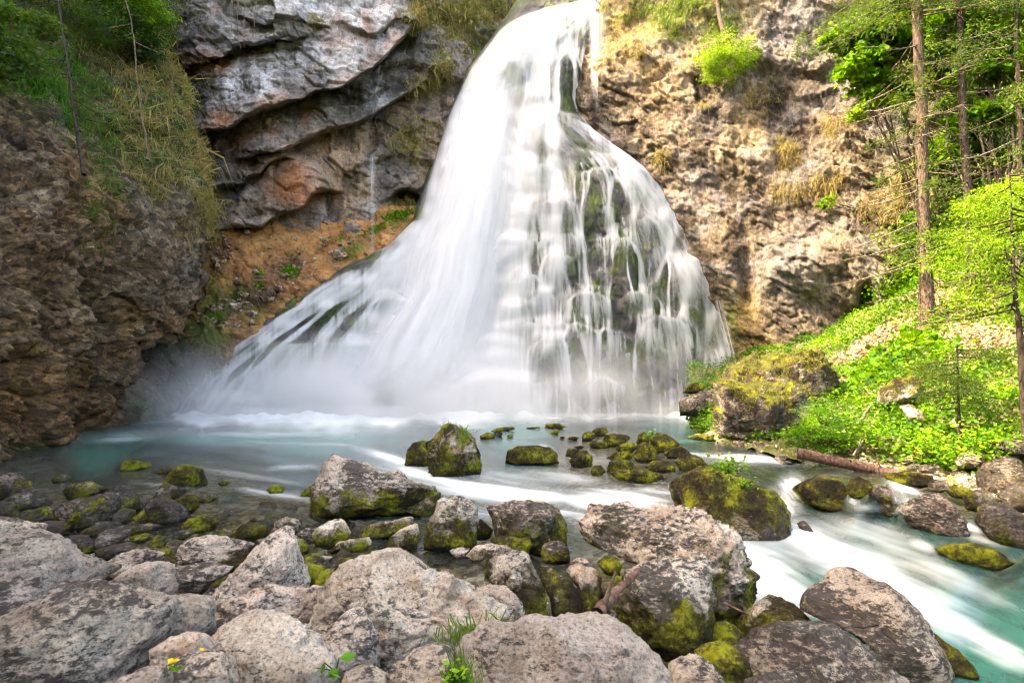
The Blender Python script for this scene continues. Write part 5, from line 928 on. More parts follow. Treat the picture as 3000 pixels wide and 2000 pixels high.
# ------------------------------------------------------------------ grass and ground cover (nobody could count it)
gz = pn(np.stack([LPX/70., LPY/70., 0*LPX], -1), 401)
slope_g = sstep(90, -60, LPY-(215+LPX*.72)+90*gz)*sstep(-80, -20, LPX)
hang = blob(LPX, LPY, [(430,330,110,120,25,1),(520,400,50,120,15,1),(430,480,120,70,15,.9),(330,450,70,110,30,.7),(250,300,80,110,40,.8),(480,560,70,60,0,.7),(590,560,24,90,0,1),(300,600,40,90,20,.8),(560,650,40,60,0,.5),(500,290,60,40,0,1),(590,700,30,60,0,.3),(330,680,30,60,0,.4),(560,500,40,40,0,1)])*sstep(-.05, .3, gz+.9*pn(np.stack([LPX/22., LPY/22., 0*LPX], -1), 412)+.12)
p, n, x, y = pick(LV, LPX, LPY, LN, np.maximum(slope_g*sstep(-.35, .3, gz+.6*pn(np.stack([LPX/25., LPY/25., 0*LPX], -1), 403)), hang*.8)*vis(LPX, LPY), 5600)
band = np.exp(-((y-(330+1.15*(x-120)))/95.)**2)+np.exp(-((y-(60+.9*x))/60.)**2)*.7
tn = .12+.75*band*(x < 330)+.3*pn(np.stack([x/40., y/40., 0*x], -1), 402)+.15*(x < 250)
fresh = (x > 330) | (rng.uniform(0, 1, len(x)) < .25)
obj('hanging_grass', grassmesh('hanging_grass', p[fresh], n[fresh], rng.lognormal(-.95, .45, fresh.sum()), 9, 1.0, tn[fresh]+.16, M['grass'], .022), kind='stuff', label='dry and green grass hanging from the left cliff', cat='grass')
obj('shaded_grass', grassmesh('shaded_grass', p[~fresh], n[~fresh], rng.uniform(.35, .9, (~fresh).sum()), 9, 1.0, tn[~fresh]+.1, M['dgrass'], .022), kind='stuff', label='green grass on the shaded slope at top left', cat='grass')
# grass on the back cliff top and the hill above the falls
p, n, x, y = pick(BV, BPX, BPY, BN, np.maximum(ba['moss']*(BPX > 1150), .25*blob(BPX, BPY, [(910,70,30,18,0,1),(1230,240,30,60,0,1),(1205,415,45,50,0,1),(760,0,120,14,0,.5)]))*vis(BPX, BPY), 900)
obj('ledge_grass', grassmesh('ledge_grass', p, n, rng.uniform(.3, .8, len(p)), 12, .9, .35+.4*pn(np.stack([x/40., y/40., 0*x], -1), 404), M['grass'], .03), kind='stuff', label='grass on the ledges left of the lip of the falls', cat='grass')
p, n, x, y = pick(HV, HPX, HPY, HN, ((HPX < 1800) & (HPY > -60))*1., 1500)
obj('hill_grass', grassmesh('hill_grass', p, n, rng.uniform(.3, .7, len(p)), 10, .6, .55+.5*pn(np.stack([x/60., y/40., 0*x], -1), 405), M['grass'], .04), kind='stuff', label='green grass on the hill above the falls', cat='grass')
# tufts on the right cliff
rt_ = blob(RPX, RPY, [(1960,50,60,60,0,1),(1890,20,60,30,0,.6),(2100,90,60,40,0,.7),(2290,430,30,30,0,1),(2310,455,30,40,0,1),(2360,560,50,25,0,.8),(2420,540,60,30,0,.9),(2300,560,40,30,0,.8),(2200,300,40,20,0,.6),(2440,390,30,30,0,.8),(2060,310,20,20,0,.7),(1950,470,25,25,0,.9),(1880,170,18,20,0,.8),(2540,600,40,40,0,.6),(2640,560,40,90,0,.7),(2000,20,70,20,0,1),(2600,640,40,30,0,.6),(2250,290,30,14,0,.7)])
p, n, x, y = pick(RV, RPX, RPY, RN, rt_**2*vis(RPX, RPY), 700)
obj('cliff_grass', grassmesh('cliff_grass', p, n, rng.uniform(.25, .6, len(p)), 14, .95, np.where((y < 140) & (x < 2250), .8, .12)+.2*pn(np.stack([x/30., y/30., 0*x], -1), 406), M['grass'], .025), kind='stuff', label='tufts of dry grass on the tan cliff', cat='grass')
# herbs on the right bank
kw_ = np.clip(1.1-litter*1.9+.35*pn(np.stack([KPX/60., KPY/40., 0*KPX], -1), 407), 0, 1)*(1-.6*(KPX > 3060))*sstep(1335, 1300, KPY-(KPX-2400)*.16)
p, n, x, y = pick(KV, KPX, KPY, KN, kw_, 38000); hgt = .16+.16*pn(p*1.1, 408)
d = nrm(rng.normal(0, 1, p.shape)*np.array([1, 1, .35])+np.array([0, -.15, .1]))
obj('bank_herbs', leafmesh('bank_herbs', p+n*.05+np.array([0, 0, 1.])*(np.abs(hgt)*rng.uniform(.2, 1.6, len(p)))[:, None], d, np.clip(.095+.05*pn(p*.6, 409), .05, .17), .8, M['herb'], .45+.6*pn(p*.9, 410)+rng.normal(0, .16, len(p))), kind='stuff', label='low green herbs covering the right bank', cat='ground cover')
p, n, x, y = pick(KV, KPX, KPY, KN, blob(KPX, KPY, [(2600,1090,110,40,-10,1),(2700,1010,70,50,0,.8),(2760,1030,60,30,0,.7)]), 700)
obj('broad_herbs', leafmesh('broad_herbs', p+np.array([0, 0, .25])+rng.normal(0, .08, p.shape), nrm(rng.normal(0, 1, p.shape)*np.array([1, 1, .2])), np.full(len(p), .2), .95, M['herb'], .5+rng.normal(0, .25, len(p)), .03), kind='stuff', label='broad round leaves on the right bank', cat='ground cover')
p, n, x, y = pick(KV, KPX, KPY, KN, np.maximum(litter, .1)*vis(KPX, KPY), 9000)
M['litter'] = leafmat('dry_leaf', (.20, .12, .06), (.40, .29, .18), (.56, .46, .34), .1)
obj('leaf_litter', leafmesh('leaf_litter', p+n*.02, nrm(rng.normal(0, 1, p.shape)*np.array([1, 1, .3])), np.full(len(p), .13), .6, M['litter'], rng.uniform(0, 1, len(p))), kind='stuff', label='dry brown leaves lying on the right bank', cat='leaf litter')
p, n, x, y = pick(RV, RPX, RPY, RN, blob(RPX, RPY, [(2780,660,140,50,-10,.7),(2900,720,160,90,0,1),(2950,580,120,90,0,.5),(2700,760,60,60,0,.6),(2650,820,80,40,-30,.7)])*vis(RPX, RPY), 7000)
obj('slope_herbs', leafmesh('slope_herbs', p+n*rng.uniform(.02, .35, len(p))[:, None], nrm(rng.normal(0, 1, p.shape)+np.array([0, -.3, -.2])), np.full(len(p), .16), .8, M['herb'], .5+.5*pn(p*.8, 411)+rng.normal(0, .15, len(p))), kind='stuff', label='leafy undergrowth on the steep slope behind the tree trunks', cat='ground cover')
p, n, x, y = pick(SV, SPX, SPY, SN, blob(SPX, SPY, [(760,800,12,14,0,1),(850,790,30,20,0,1),(1170,630,60,18,-15,1),(760,840,14,10,0,1),(1000,700,60,10,-15,.4),(860,740,50,14,0,.3),(1110,670,60,12,-20,.7),(620,820,20,20,0,.5)])**2, 1100)
obj('scree_seedlings', leafmesh('scree_seedlings', p+n*.05, nrm(rng.normal(0, 1, p.shape)+np.array([0, 0, .3])), np.full(len(p), .13), .8, M['leaf'], .5+rng.normal(0, .25, len(p))), kind='stuff', label='little green seedlings on the orange scree', cat='ground cover')
# loose stones
def pebbles(name, p, size, tone, label, dark=.4, moss=.1, warm=.5):
    U, Fc = ico(2); n = len(p); s = (size*rng.uniform(.5, 1.5, n))[:, None]*rng.uniform(.55, 1.1, (n, 3)); a = rng.uniform(0, 2*np.pi, n); c, sn = np.cos(a), np.sin(a)
    W = U[None]*(1+.35*(rng.uniform(-1, 1, (8, len(U)))[rng.integers(0, 8, n)])[..., None])*s[:, None]
    W = np.stack([W[..., 0]*c[:, None]-W[..., 1]*sn[:, None], W[..., 0]*sn[:, None]+W[..., 1]*c[:, None], W[..., 2]*.7], -1)+p[:, None]
    Fa = (Fc[None]+(np.arange(n)*len(U))[:, None, None]).reshape(-1, 3)
    o = obj(name, mesh_np(name, W.reshape(-1, 3), Fa, M['boulder'], False, attrs=dict(hn=np.full(n*len(U), .6))), kind='stuff', label=label, cat='stones'); o['moss'] = moss; o['mtop'] = .2; o['dark'] = dark; o['warm'] = warm
p, n, x, y = pick(SV, SPX, SPY, SN, np.maximum(sa['dark'], .14)*((SPX < 1180) & (SPY < 960)), 620); pebbles('scree_stones', p, .06+.16*rng.uniform(0, 1, len(p))**3, 0, 'loose brown stones on the scree', .6, .3, 2.)
kk = (WPX > 250) & (WPX < 1750) & (WPY > 1480) & (WPY < 1760) & (dep < .25); ki = rng.choice(np.flatnonzero(kk.ravel()), 700); pebbles('bed_pebbles', bp.reshape(-1, 3)[ki], .055, 0, 'pebbles on the bed of the left shallows', .3, .1, .9)
kk = (WPX > 100) & (WPX < 2300) & (WPY > 1700) & (WPY < 2010) & (dep < .25); ki = rng.choice(np.flatnonzero(kk.ravel()), 500); pebbles('bank_gravel', bp.reshape(-1, 3)[ki], .06, 0, 'gravel between the near boulders', .6, .1, .6)
kk = (WPX > 60) & (WPX < 1300) & (WPY > 1400) & (WPY < 1720) & (dep < .4); ki = rng.choice(np.flatnonzero(kk.ravel()), 230); pebbles('shallow_stones', bp.reshape(-1, 3)[ki]+np.array([0, 0, .05]), .13, 0, 'wet brown stones awash in the left shallows', 1.0, .45, .9)
p, n, x, y = pick(KV, KPX, KPY, KN, sstep(1250, 1400, KPY)*vis(KPX, KPY), 160); pebbles('shore_stones', p, .13, 0, 'stones along the right waterline', .7, .3, .6)

# ------------------------------------------------------------------ trees
def thing(name, loc, label, cat, group=None):
    o = bpy.data.objects.new(name, None); C.objects.link(o); o.location = loc; o['label'] = label; o['category'] = cat
    if group: o['group'] = group
    return o
def part(name, me, root, label=None):
    me.transform(__import__('mathutils').Matrix.Translation(-root.location)); return obj(name, me, root, label)
def bend(a, b, n, wob, r):
    t = np.linspace(0, 1, n)[:, None]; p = a*(1-t)+b*t; L = np.linalg.norm(b-a); w_ = r.normal(0, 1, (n, 3)); w_ = np.cumsum(w_, 0)/n**.5; w_ = w_-w_[:1]*(1-t)-w_[-1:]*t
    return p+w_*wob*L
def branch_set(root_pts, rads, zs, r, lmin, lmax, droop, azc, azs, twigs=5):
    """bare or leafy branches leaving a trunk; returns tubes and tip points with directions"""
    tb, tips, dirs, tw = [], [], [], []
    for z in zs:
        i = np.searchsorted(root_pts[:, 2], z); i = min(max(i, 1), len(root_pts)-1); f = (z-root_pts[i-1, 2])/max(root_pts[i, 2]-root_pts[i-1, 2], 1e-6); b = root_pts[i-1]*(1-f)+root_pts[i]*f
        az = azc+r.normal(0, azs) if r.uniform() < .5 else math.pi-azc+r.normal(0, azs); L = r.uniform(lmin, lmax); t = np.linspace(0, 1, 8)[:, None]
        h = np.array([math.cos(az), math.sin(az), 0]); q = b+h*L*t+np.array([0, 0, 1])*L*(-droop*t+.42*droop*t*t)+np.cumsum(r.normal(0, .012*L, (8, 3)), 0)*t
        tb.append(tube(q, np.linspace(.022, .004, 8)*(.6+.25*L), 4))
        for k in range(twigs):
            u = r.uniform(.25, .95); m = int(u*7); s = q[m]; dd = nrm(q[min(m+1, 7)]-q[m-1]+np.array([r.normal(0, .8), r.normal(0, .8), r.normal(-.25, .35)])*.5); e = s+dd*L*r.uniform(.12, .32)
            tw.append(tube(bend(s, e, 4, .05, r), np.linspace(.007, .003, 4), 3)); tips.append(e); dirs.append(dd)
        for k in range(3, 8): tips.append(q[k]); dirs.append(nrm(q[k]-q[k-1]))
    return tb+tw, np.array(tips), np.array(dirs)
def sprays(tips, dirs, n, ln, size, r, sag=.5):
    """needle sprays: many short leaves strewn along short shoots at the tips"""
    k = r.integers(0, len(tips), n); sh = nrm(dirs[k]+r.normal(0, .55, (n, 3))+np.array([0, 0, -sag*.4])); p = tips[k]+sh*(r.uniform(0, ln, n))[:, None]+r.normal(0, .035, (n, 3))
    return p, nrm(sh+r.normal(0, .5, (n, 3)))
def conifer(name, label, foot, top, r0, r1, zs, lmin, lmax, droop, nfol, mat, fol_sel, seed, barkm='bark', azs=.7, size=.12, group=None, twigs=5, wob=.006):
    r = np.random.default_rng(seed); foot = np.array(foot); top = np.array(top); root = thing(name, foot, label, 'tree', group)
    tp = bend(foot, top, 24, wob, r); tr_ = np.linspace(r0, r1, 24); tr_[0] *= 1.45; tr_[1] *= 1.12
    V, Fq = tube(tp, tr_, 12); V = V+.04*r0*4*fbm(V*np.array([3, 3, .8]), 2, seed)[:, None]*nrm(V-np.repeat(tp, 12, 0)); part('trunk', mesh_np('trunk', V, Fq, M[barkm]), root)
    tb, tips, dirs = branch_set(tp, tr_, zs, r, lmin, lmax, droop, 0., azs, twigs); V, Fq = join(tb); part('branches', mesh_np('branches', V, Fq, M['twig' if barkm == 'bark' else 'dbark']), root)['kind'] = 'stuff'
    if nfol:
        s = fol_sel(tips); p, d = sprays(tips[s], dirs[s], nfol, .35, size, r); part('foliage', leafmesh('foliage', p, d, np.full(nfol, size), .28, M[mat], .5+.45*pn(p*1.3, seed)+r.normal(0, .15, nfol)), root)['kind'] = 'stuff'
    return root
TG = 'conifers on the right bank'
a, b = P(2718, 985, 17.9), P(2655, -900, 17.6)
zz1 = np.r_[np.linspace(4.5, 13.2, 48), np.linspace(13.0, 20, 44)]
conifer('spruce_tree', 'tall straight spruce with bare drooping branches on the right bank', a, b, .205, .07, zz1, 1.6, 3.5, .42, 21000, 'needle', lambda t: t[:, 2] > 12.0, 501, azs=.8, group=TG, twigs=8)
a, b = P(2852, 930, 17.0), P(2778, -700, 17.4)
conifer('spruce_tree', 'thinner spruce trunk standing behind and right of the tallest spruce', a, b, .13, .05, np.linspace(6, 20, 44), 1.2, 2.8, .45, 11000, 'needle', lambda t: (t[:, 2] > 5) & (np.random.default_rng(1).uniform(0, 1, len(t)) < .5), 502, 'dbark', azs=.9, group=TG)
a, b = P(3012, 1345, 10.3), P(2955, 480, 10.3)
conifer('spruce_tree', 'slender dark trunk at the right picture edge with pale green sprays', a, b, .08, .01, np.linspace(2.6, 5.5, 30), .7, 1.8, .3, 9000, 'lime_needle', lambda t: t[:, 2] > 2.9, 503, 'dbark', azs=.8, size=.08, group=TG)
a, b = P(2813, 1335, 11.7), P(2803, 1010, 11.7)
conifer('young_spruce', 'thin young conifer with a small wispy crown above the leafy bank', a, b, .045, .012, np.linspace(1.2, 2.4, 18), .35, .75, .2, 5500, 'needle', lambda t: t[:, 2] > 1.3, 504, 'dbark', azs=1.2, size=.07, group=TG)
a, b = P(2990, 560, 16.5), P(2960, -500, 16.5)
conifer('spruce_tree', 'spruce reaching in from the right picture edge with hanging green branches', a, b, .07, .03, np.linspace(4.5, 17, 46), 1.4, 3.4, .5, 11000, 'needle', lambda t: t[:, 2] > 3, 505, 'bark', azs=.8, size=.11, group=TG)
LG = 'thin trees on the left cliff'
a, b = P(246, 512, 15.4), P(150, -120, 17.4)
conifer('dead_spruce', 'dark thin dead spruce leaning on the left grassy slope', a, b, .045, .02, np.linspace(8.6, 13.5, 20), .5, 1.3, .55, 0, None, None, 506, 'dbark', azs=1., group=LG, twigs=3)
a, b = P(432, 470, 18.6), P(368, 0, 19.6)
conifer('dead_sapling', 'pale bent dead sapling at the edge of the left cliff', a, b, .04, .018, np.linspace(11.5, 14.5, 10), .4, 1.2, .4, 0, None, None, 507, 'bark', azs=1.2, group=LG, twigs=3, wob=.02)
# shrubby spruce hanging over the left cliff corner
def shrub(name, label, cat, blobs, foot, n, size, asp, mat, seed, stems=7, group=None, up=.1, flat=.5, barkm='twig'):
    r = np.random.default_rng(seed); root = thing(name, np.array(foot), label, cat, group); tb, PP = [], []
    C3 = [(P(bx, by, Y), rad) for bx, by, Y, rad in blobs]
    for c, rad in C3:
        pts = bend(np.array(foot), c, 8, .08, r); tb.append(tube(pts, np.linspace(.05, .012, 8), 5))
        for k in range(stems):
            e = c+r.normal(0, .55, 3)*rad*np.array([1, 1, flat]); tb.append(tube(bend(pts[5], e, 6, .08, r), np.linspace(.018, .004, 6), 4))
    tot = sum(rad**2 for _, rad in C3)
    for c, rad in C3:
        m = int(n*rad**2/tot); nc = max(8, int(m/55)); cc = c+nrm(r.normal(0, 1, (nc, 3)))*(r.uniform(0, 1, nc)**.45)[:, None]*rad*np.array([1.05, 1, flat*1.4]); k = r.integers(0, nc, m)
        PP.append(cc[k]+r.normal(0, 1, (m, 3))*np.array([.2, .2, .09])*rad*.9)
    p = np.concatenate(PP); d = nrm(r.normal(0, 1, p.shape)*np.array([1, 1, .5])+np.array([0, -.1, -.25+up]))
    V, Fq = join(tb); part('stems', mesh_np('stems', V, Fq, M[barkm]), root)['kind'] = 'stuff'
    part('foliage', leafmesh('foliage', p, d, np.full(len(p), size), asp, M[mat], .48+.85*pn(p*1.1, seed)+r.normal(0, .16, len(p))), root)['kind'] = 'stuff'; return root
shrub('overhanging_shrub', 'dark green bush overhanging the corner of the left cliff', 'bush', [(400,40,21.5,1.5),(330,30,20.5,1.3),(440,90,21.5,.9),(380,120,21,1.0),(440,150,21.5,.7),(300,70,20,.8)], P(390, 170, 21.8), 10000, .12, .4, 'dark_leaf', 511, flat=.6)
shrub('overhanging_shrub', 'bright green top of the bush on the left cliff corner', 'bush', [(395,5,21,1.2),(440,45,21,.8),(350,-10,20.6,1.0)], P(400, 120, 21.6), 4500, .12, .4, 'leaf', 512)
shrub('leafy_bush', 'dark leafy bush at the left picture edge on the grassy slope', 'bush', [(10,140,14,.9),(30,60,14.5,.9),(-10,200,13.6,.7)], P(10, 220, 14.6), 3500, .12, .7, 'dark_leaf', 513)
shrub('hanging_bush', 'round yellow-green bush hanging on the tan cliff below a leaning trunk', 'bush', [(2120,165,26,1.15),(2085,185,26,.8),(2165,170,26,.8),(2120,215,26,.7)], P(2130, 110, 26.6), 7000, .12, .35, 'lime_needle', 514, flat=.7)
shrub('waterside_shrub', 'feathery green shrub at the waterline right of the grassy outcrop', 'bush', [(2410,1225,13.5,.6),(2365,1255,13.4,.5),(2460,1250,13.3,.6),(2400,1285,13.2,.5),(2340,1290,13.4,.35),(2480,1290,13,.35)], P(2420, 1310, 13.6), 9000, .06, .35, 'herb', 515, flat=.7)
BG = 'broadleaf trees on the right slope'
shrub('maple_tree', 'bright lime broadleaf tree left of the tallest spruce', 'tree', [(2540,110,20,1.0),(2470,110,20.2,.6),(2600,130,20,1.0),(2520,190,20,.8),(2610,60,20.3,.9),(2570,250,20,.7),(2640,270,19.8,.6),(2560,300,20,.45)], P(2740, 700, 21.4), 13000, .2, .85, 'leaf', 521, group=BG, flat=.45)
shrub('maple_tree', 'bright green broadleaf tree right of the tallest spruce', 'tree', [(2770,110,19.6,1.1),(2830,70,19.8,1.0),(2760,200,19.4,.7),(2880,230,19.4,1.0),(2950,120,19.5,1.1),(2880,60,20,1.0),(2740,60,19.8,.8)], P(2900, 760, 19.9), 13000, .2, .85, 'leaf', 522, group=BG, flat=.45)
shrub('maple_tree', 'green broadleaf tree low behind the thinner spruce trunk', 'tree', [(2870,330,19,.9),(2940,300,18.6,1.0),(2990,250,18.6,1.0),(2820,420,19,.9),(2790,470,19,.7),(2900,430,18.6,.9),(2970,400,18.4,.9),(3020,330,18,1.0)], P(2960, 760, 18.8), 13000, .2, .85, 'leaf', 523, group=BG, flat=.45)
shrub('maple_tree', 'dark green tree in the shade at the top right corner', 'tree', [(2900,0,21.5,1.5),(2990,40,21,1.5),(2800,10,22,1.4),(2970,200,20.6,1.4),(2880,160,21,1.2),(2700,20,22.5,1.2),(2650,-10,22.5,1.2),(3010,130,20,1.2),(3000,480,18.8,1.2),(2900,560,19,1.0)], P(3000, 700, 19.2), 16000, .18, .8, 'dark_leaf', 524, group=BG, flat=.6)  # dark leaf colour paints the shade on these rear crowns
shrub('maple_tree', 'fresh green broadleaf tree with layered boughs before the thinner spruce', 'tree', [(2790,90,18,.8),(2870,120,17.6,.9),(2760,150,18,.5),(2940,60,17.4,.9),(2920,190,17.4,.8),(2840,230,17.6,.6),(2980,180,17,.8),(2800,310,18,.5),(2880,330,17.4,.6),(2960,330,17,.7)], P(2985, 800, 17), 12000, .17, .85, 'leaf', 528, group=BG, flat=.35)
shrub('understory_bush', 'sunlit yellow-green bush at the right picture edge above the slope', 'bush', [(2930,600,15,.8),(2980,660,14.6,.8),(2900,680,15.4,.6),(2860,620,16,.6),(2990,560,15,.7)], P(2960, 790, 15.6), 8000, .09, .5, 'lime_needle', 525, flat=.5)
shrub('cliff_sapling', 'small lime sapling tuft on a bare branch before the cliff', 'sapling', [(2510,335,19,.35)], P(2690, 300, 17.8), 700, .1, .6, 'lime_needle', 526, flat=.6)
shrub('cliff_sapling', 'tiny lime tuft lower on the cliff left of the spruce', 'sapling', [(2430,590,21.5,.35),(2410,600,21.5,.25)], P(2500, 610, 22.6), 500, .1, .6, 'lime_needle', 527, flat=.5)
# leaning trunk above the hanging bush and trunks on the hill
for pts, rad, lab, cr in (([P(2128,120,26.4), P(2110,60,26.6), P(2092,-40,27)], .1, 'pale trunk leaning above the hanging bush on the tan cliff', [(2090,-70,27,1.2)]), ([P(1412,46,34.2), P(1408,0,34.2), P(1404,-120,34.2)], .16, 'left tree trunk on the mossy hill above the falls', [(1404,-170,34.2,2.)]), ([P(1494,66,34.5), P(1492,0,34.5), P(1490,-140,34.5)], .14, 'right tree trunk on the mossy hill nearest the lip of the falls', [(1490,-190,34.5,2.)]), ([P(1486,50,34.4), P(1450,15,34.3), P(1415,-20,34.2)], .05, 'thin leaning pole between the two trunks above the falls', [(1400,-60,34.2,.8)])):
    root = thing('hill_tree', pts[0], lab, 'tree'); q = np.array(pts); t = np.linspace(0, 2, 12); q = np.stack([np.interp(t, [0, 1, 2], q[:, k]) for k in range(3)], 1)
    V, Fq = tube(q, np.linspace(rad*1.2, rad*.8, 12), 8); part('trunk', mesh_np('trunk', V, Fq, M['bark']), root)
    bx, by, Y, rd = cr[0]; c = P(bx, by, Y); pp = c+rng.normal(0, .45, (900, 3))*rd; part('crown', leafmesh('crown', pp, rng.normal(0, 1, pp.shape), np.full(900, .2), .5, M['leaf'], rng.uniform(0, 1, 900)), root)['kind'] = 'stuff'
shrub('hill_bush', 'yellow-green bush on the mossy ledge left of the falls', 'bush', [(1310,50,33,1.0),(1360,80,33,.7),(1290,20,33.4,.9),(1440,20,34.4,.9)], P(1320, 90, 33.6), 5000, .12, .4, 'lime_needle', 531, flat=.6)
# fallen wood
def stick(name, label, pts, r0, r1, mat, cat, stubs=0, seed=1):
    r = np.random.default_rng(seed); q = np.array(pts, float); t = np.linspace(0, len(q)-1, 16); p = np.stack([np.interp(t, np.arange(len(q)), q[:, k]) for k in range(3)], 1); p[1:-1] += r.normal(0, .12*r0, (14, 3))
    root = thing(name, p[0], label, cat); V, Fq = tube(p, np.linspace(r0, r1, 16), 12); V = V+r.normal(0, .03*r0, V.shape)
    Fq = np.concatenate([Fq, [[0, 3, 6, 9], [180, 183, 186, 189]]]); part('stem', mesh_np('stem', V, Fq, M[mat]), root)
    for k in range(stubs):
        b = p[3+(k*3) % 12]; e = b+np.array([r.normal(0, .1), -.05, r.uniform(.12, .28)]); V, Fq = tube(bend(b, e, 4, .05, r), np.linspace(.025, .006, 4), 5); part('branch_stub', mesh_np('branch_stub', V, Fq, M['twig']), root)
stick('fallen_log', 'long wet brown log lying in the stream below the right bank', [P(2336,1326,12.4), P(2480,1358,12.0), P(2620,1388,11.6), P(2720,1405,11.4)], .115, .10, 'wood', 'log', 5)
stick('red_stick', 'reddish broken stick leaning between the foreground boulders', [P(1752,1795,3.9), P(1800,1740,4.1), P(1868,1668,4.35)], .045, .02, 'wood', 'stick', 1)
stick('dead_branch', 'thin twig over the water right of the ribbed boulder', [P(2118,1765,4.9), P(2195,1800,4.8)], .014, .008, 'wood', 'stick')
stick('weathered_log', 'short brown log lying on the orange scree', [P(765,876,25.4), P(818,846,25.6)], .2, .16, 'wood', 'log')
stick('dead_branch', 'pale stump of branch sticking up on the leafy bank', [P(2518,1240,13.6), P(2548,1190,13.6)], .045, .03, 'twig', 'stick')
stick('dead_branch', 'bleached twig below the green shrub at the right waterline', [P(2500,1335,12.6), P(2530,1290,12.7), P(2545,1260,12.8)], .03, .012, 'twig', 'stick', 2)
root = thing('hanging_roots', P(700, 10, 26.2), 'thin bare roots hanging over the top of the limestone wall', 'roots')
for k, (px, ln) in enumerate(((676, 110), (690, 150), (702, 120), (720, 140), (742, 70), (752, 110))):
    V, Fq = tube(bend(P(px, -30, 26.2), P(px+18*math.sin(k*2), ln, 26.3), 10, .03, rng), np.linspace(.02, .008, 10), 5); part('root', mesh_np('root', V, Fq, M['twig']), root)
# grass and plants on the rocks
def rock_grass(sel, n, ln, nb, tint, label, poly=None, wd=.03, nzmin=.35, droop=.7, mat='grass', name='grass_tuft'):
    o, Wd = next((a, b) for a, b in ROCKS if a['label'].startswith(sel)); me = o.data; N = np.zeros(len(me.vertices)*3, np.float32); me.vertices.foreach_get('normal', N); N = N.reshape(-1, 3)
    px = CX+F*Wd[:, 0]/Wd[:, 1]; py = HY-F*(Wd[:, 2]-ZC)/Wd[:, 1]; ok = N[:, 2] > nzmin
    ok &= (N*(Wd-np.array([0, 0, ZC]))).sum(1) < .15*Wd[:, 1]
    if poly: ok &= inpoly(px, py, poly)
    k = np.flatnonzero(ok)
    if not len(k): print('no room for', label); return
    k = rng.choice(k, n); p = Wd[k]+rng.normal(0, .03, (n, 3)); loc = p.mean(0); loc[2] = p[:, 2].min()
    me = grassmesh(name, p-loc, N[k], rng.uniform(.6, 1.2, n)*ln, nb, droop, np.full(n, tint)+.22*pn(p*3, 5), M[mat], wd); obj(name, me, None, label, 'grass', None, 'stuff' if 'ribs' in label else None, loc)
rock_grass('upper block', 480, .2, 11, .5, 'dry and green grass cap on the upper block of the outcrop', nzmin=.45)
rock_grass('lower block', 360, .18, 11, .55, 'grass cap on the lower block of the outcrop', nzmin=.5)
rock_grass('tall pyramid', 26, .22, 14, .85, 'bright grass tuft on the face of the pyramid boulder', [(1325,1258),(1370,1258),(1370,1292),(1325,1292)], .02, -.2)
rock_grass('tall pyramid', 8, .16, 10, .9, 'little grass tuft on the tip of the pyramid boulder', [(1290,1220),(1340,1220),(1340,1250),(1290,1250)], .02, -.3)
rock_grass('broad ribbed', 40, .06, 8, .8, 'tiny green grass growing in the ribs of the broad pale boulder', None, .03, .6)
def clump(name, label, c, n, ln, nb, tint, mat='grass', wd=.02, rad=.12):
    c = np.array(c); p = rng.normal(0, 1, (n, 3))*np.array([rad, rad*.6, .02]); nn = np.zeros((n, 3)); nn[:, 2] = 1
    obj(name, grassmesh(name, p, nn, rng.uniform(.7, 1.2, n)*ln, nb, .5, np.full(n, tint), M[mat], wd, spread=.45), None, label, 'grass', None, None, c)
clump('grass_tuft', 'green grass tuft in the gap right of the largest centre boulder', P(1385, 1885, 2.95), 26, .17, 12, .85, rad=.09)
clump('grass_tuft', 'green grass at the left side of the white speckled boulder', P(1345, 1985, 2.45), 16, .13, 12, .9, rad=.035)
def herb(name, label, c, n, size, rad, mat='herb', asp=.7, cat='plant'):
    c = np.array(c); root = thing(name, c, label, cat); p = rng.normal(0, 1, (n, 3))*rad*np.array([1, .7, .5])+np.array([0, 0, rad*.8]); tb = [tube(bend(np.zeros(3), q, 4, .06, rng), np.linspace(.004, .002, 4), 3) for q in p[:40]]
    V, Fq = join(tb); obj('stems', mesh_np('stems', V, Fq, M['herb']), root); V, Fq = leaves(p, rng.normal(0, 1, p.shape)*np.array([1, 1, .4]), np.full(n, size), asp, .06)
    obj('leaves', mesh_np('leaves', V, Fq, M[mat], False, fattrs=dict(tint=rng.uniform(.3, 1, n))), root); return root
herb('leafy_plant', 'green leafy plant growing on top of the brown mossy boulder', P(2130, 1385, 7.9), 160, .06, .13)
herb('leafy_plant', 'small green plant on the flank of the brown mossy boulder', P(2178, 1432, 7.6), 60, .045, .09)
herb('broad_leaf_plant', 'broad bright green leaf poking up between stones at the bottom', P(985, 1968, 2.32), 5, .075, .03, asp=.55)
herb('leafy_plant', 'little green plant at the bottom edge by the white speckled boulder', P(1335, 1995, 2.3), 40, .03, .03)
herb('leafy_plant', 'green leaves on the brown mossy stone of the midstream cluster', P(1912, 1285, 14.6), 50, .09, .12)
herb('fern_clump', 'fresh green herb clump at the foot of the right bank', P(2730, 1350, 11.4), 500, .08, .35)
herb('fern_clump', 'green herb clump between rocks at the right waterline', P(2890, 1330, 10.4), 420, .08, .32)
herb('fern_clump', 'green herb clump hanging over the water right of the shrub', P(2560, 1300, 12.6), 420, .08, .34)
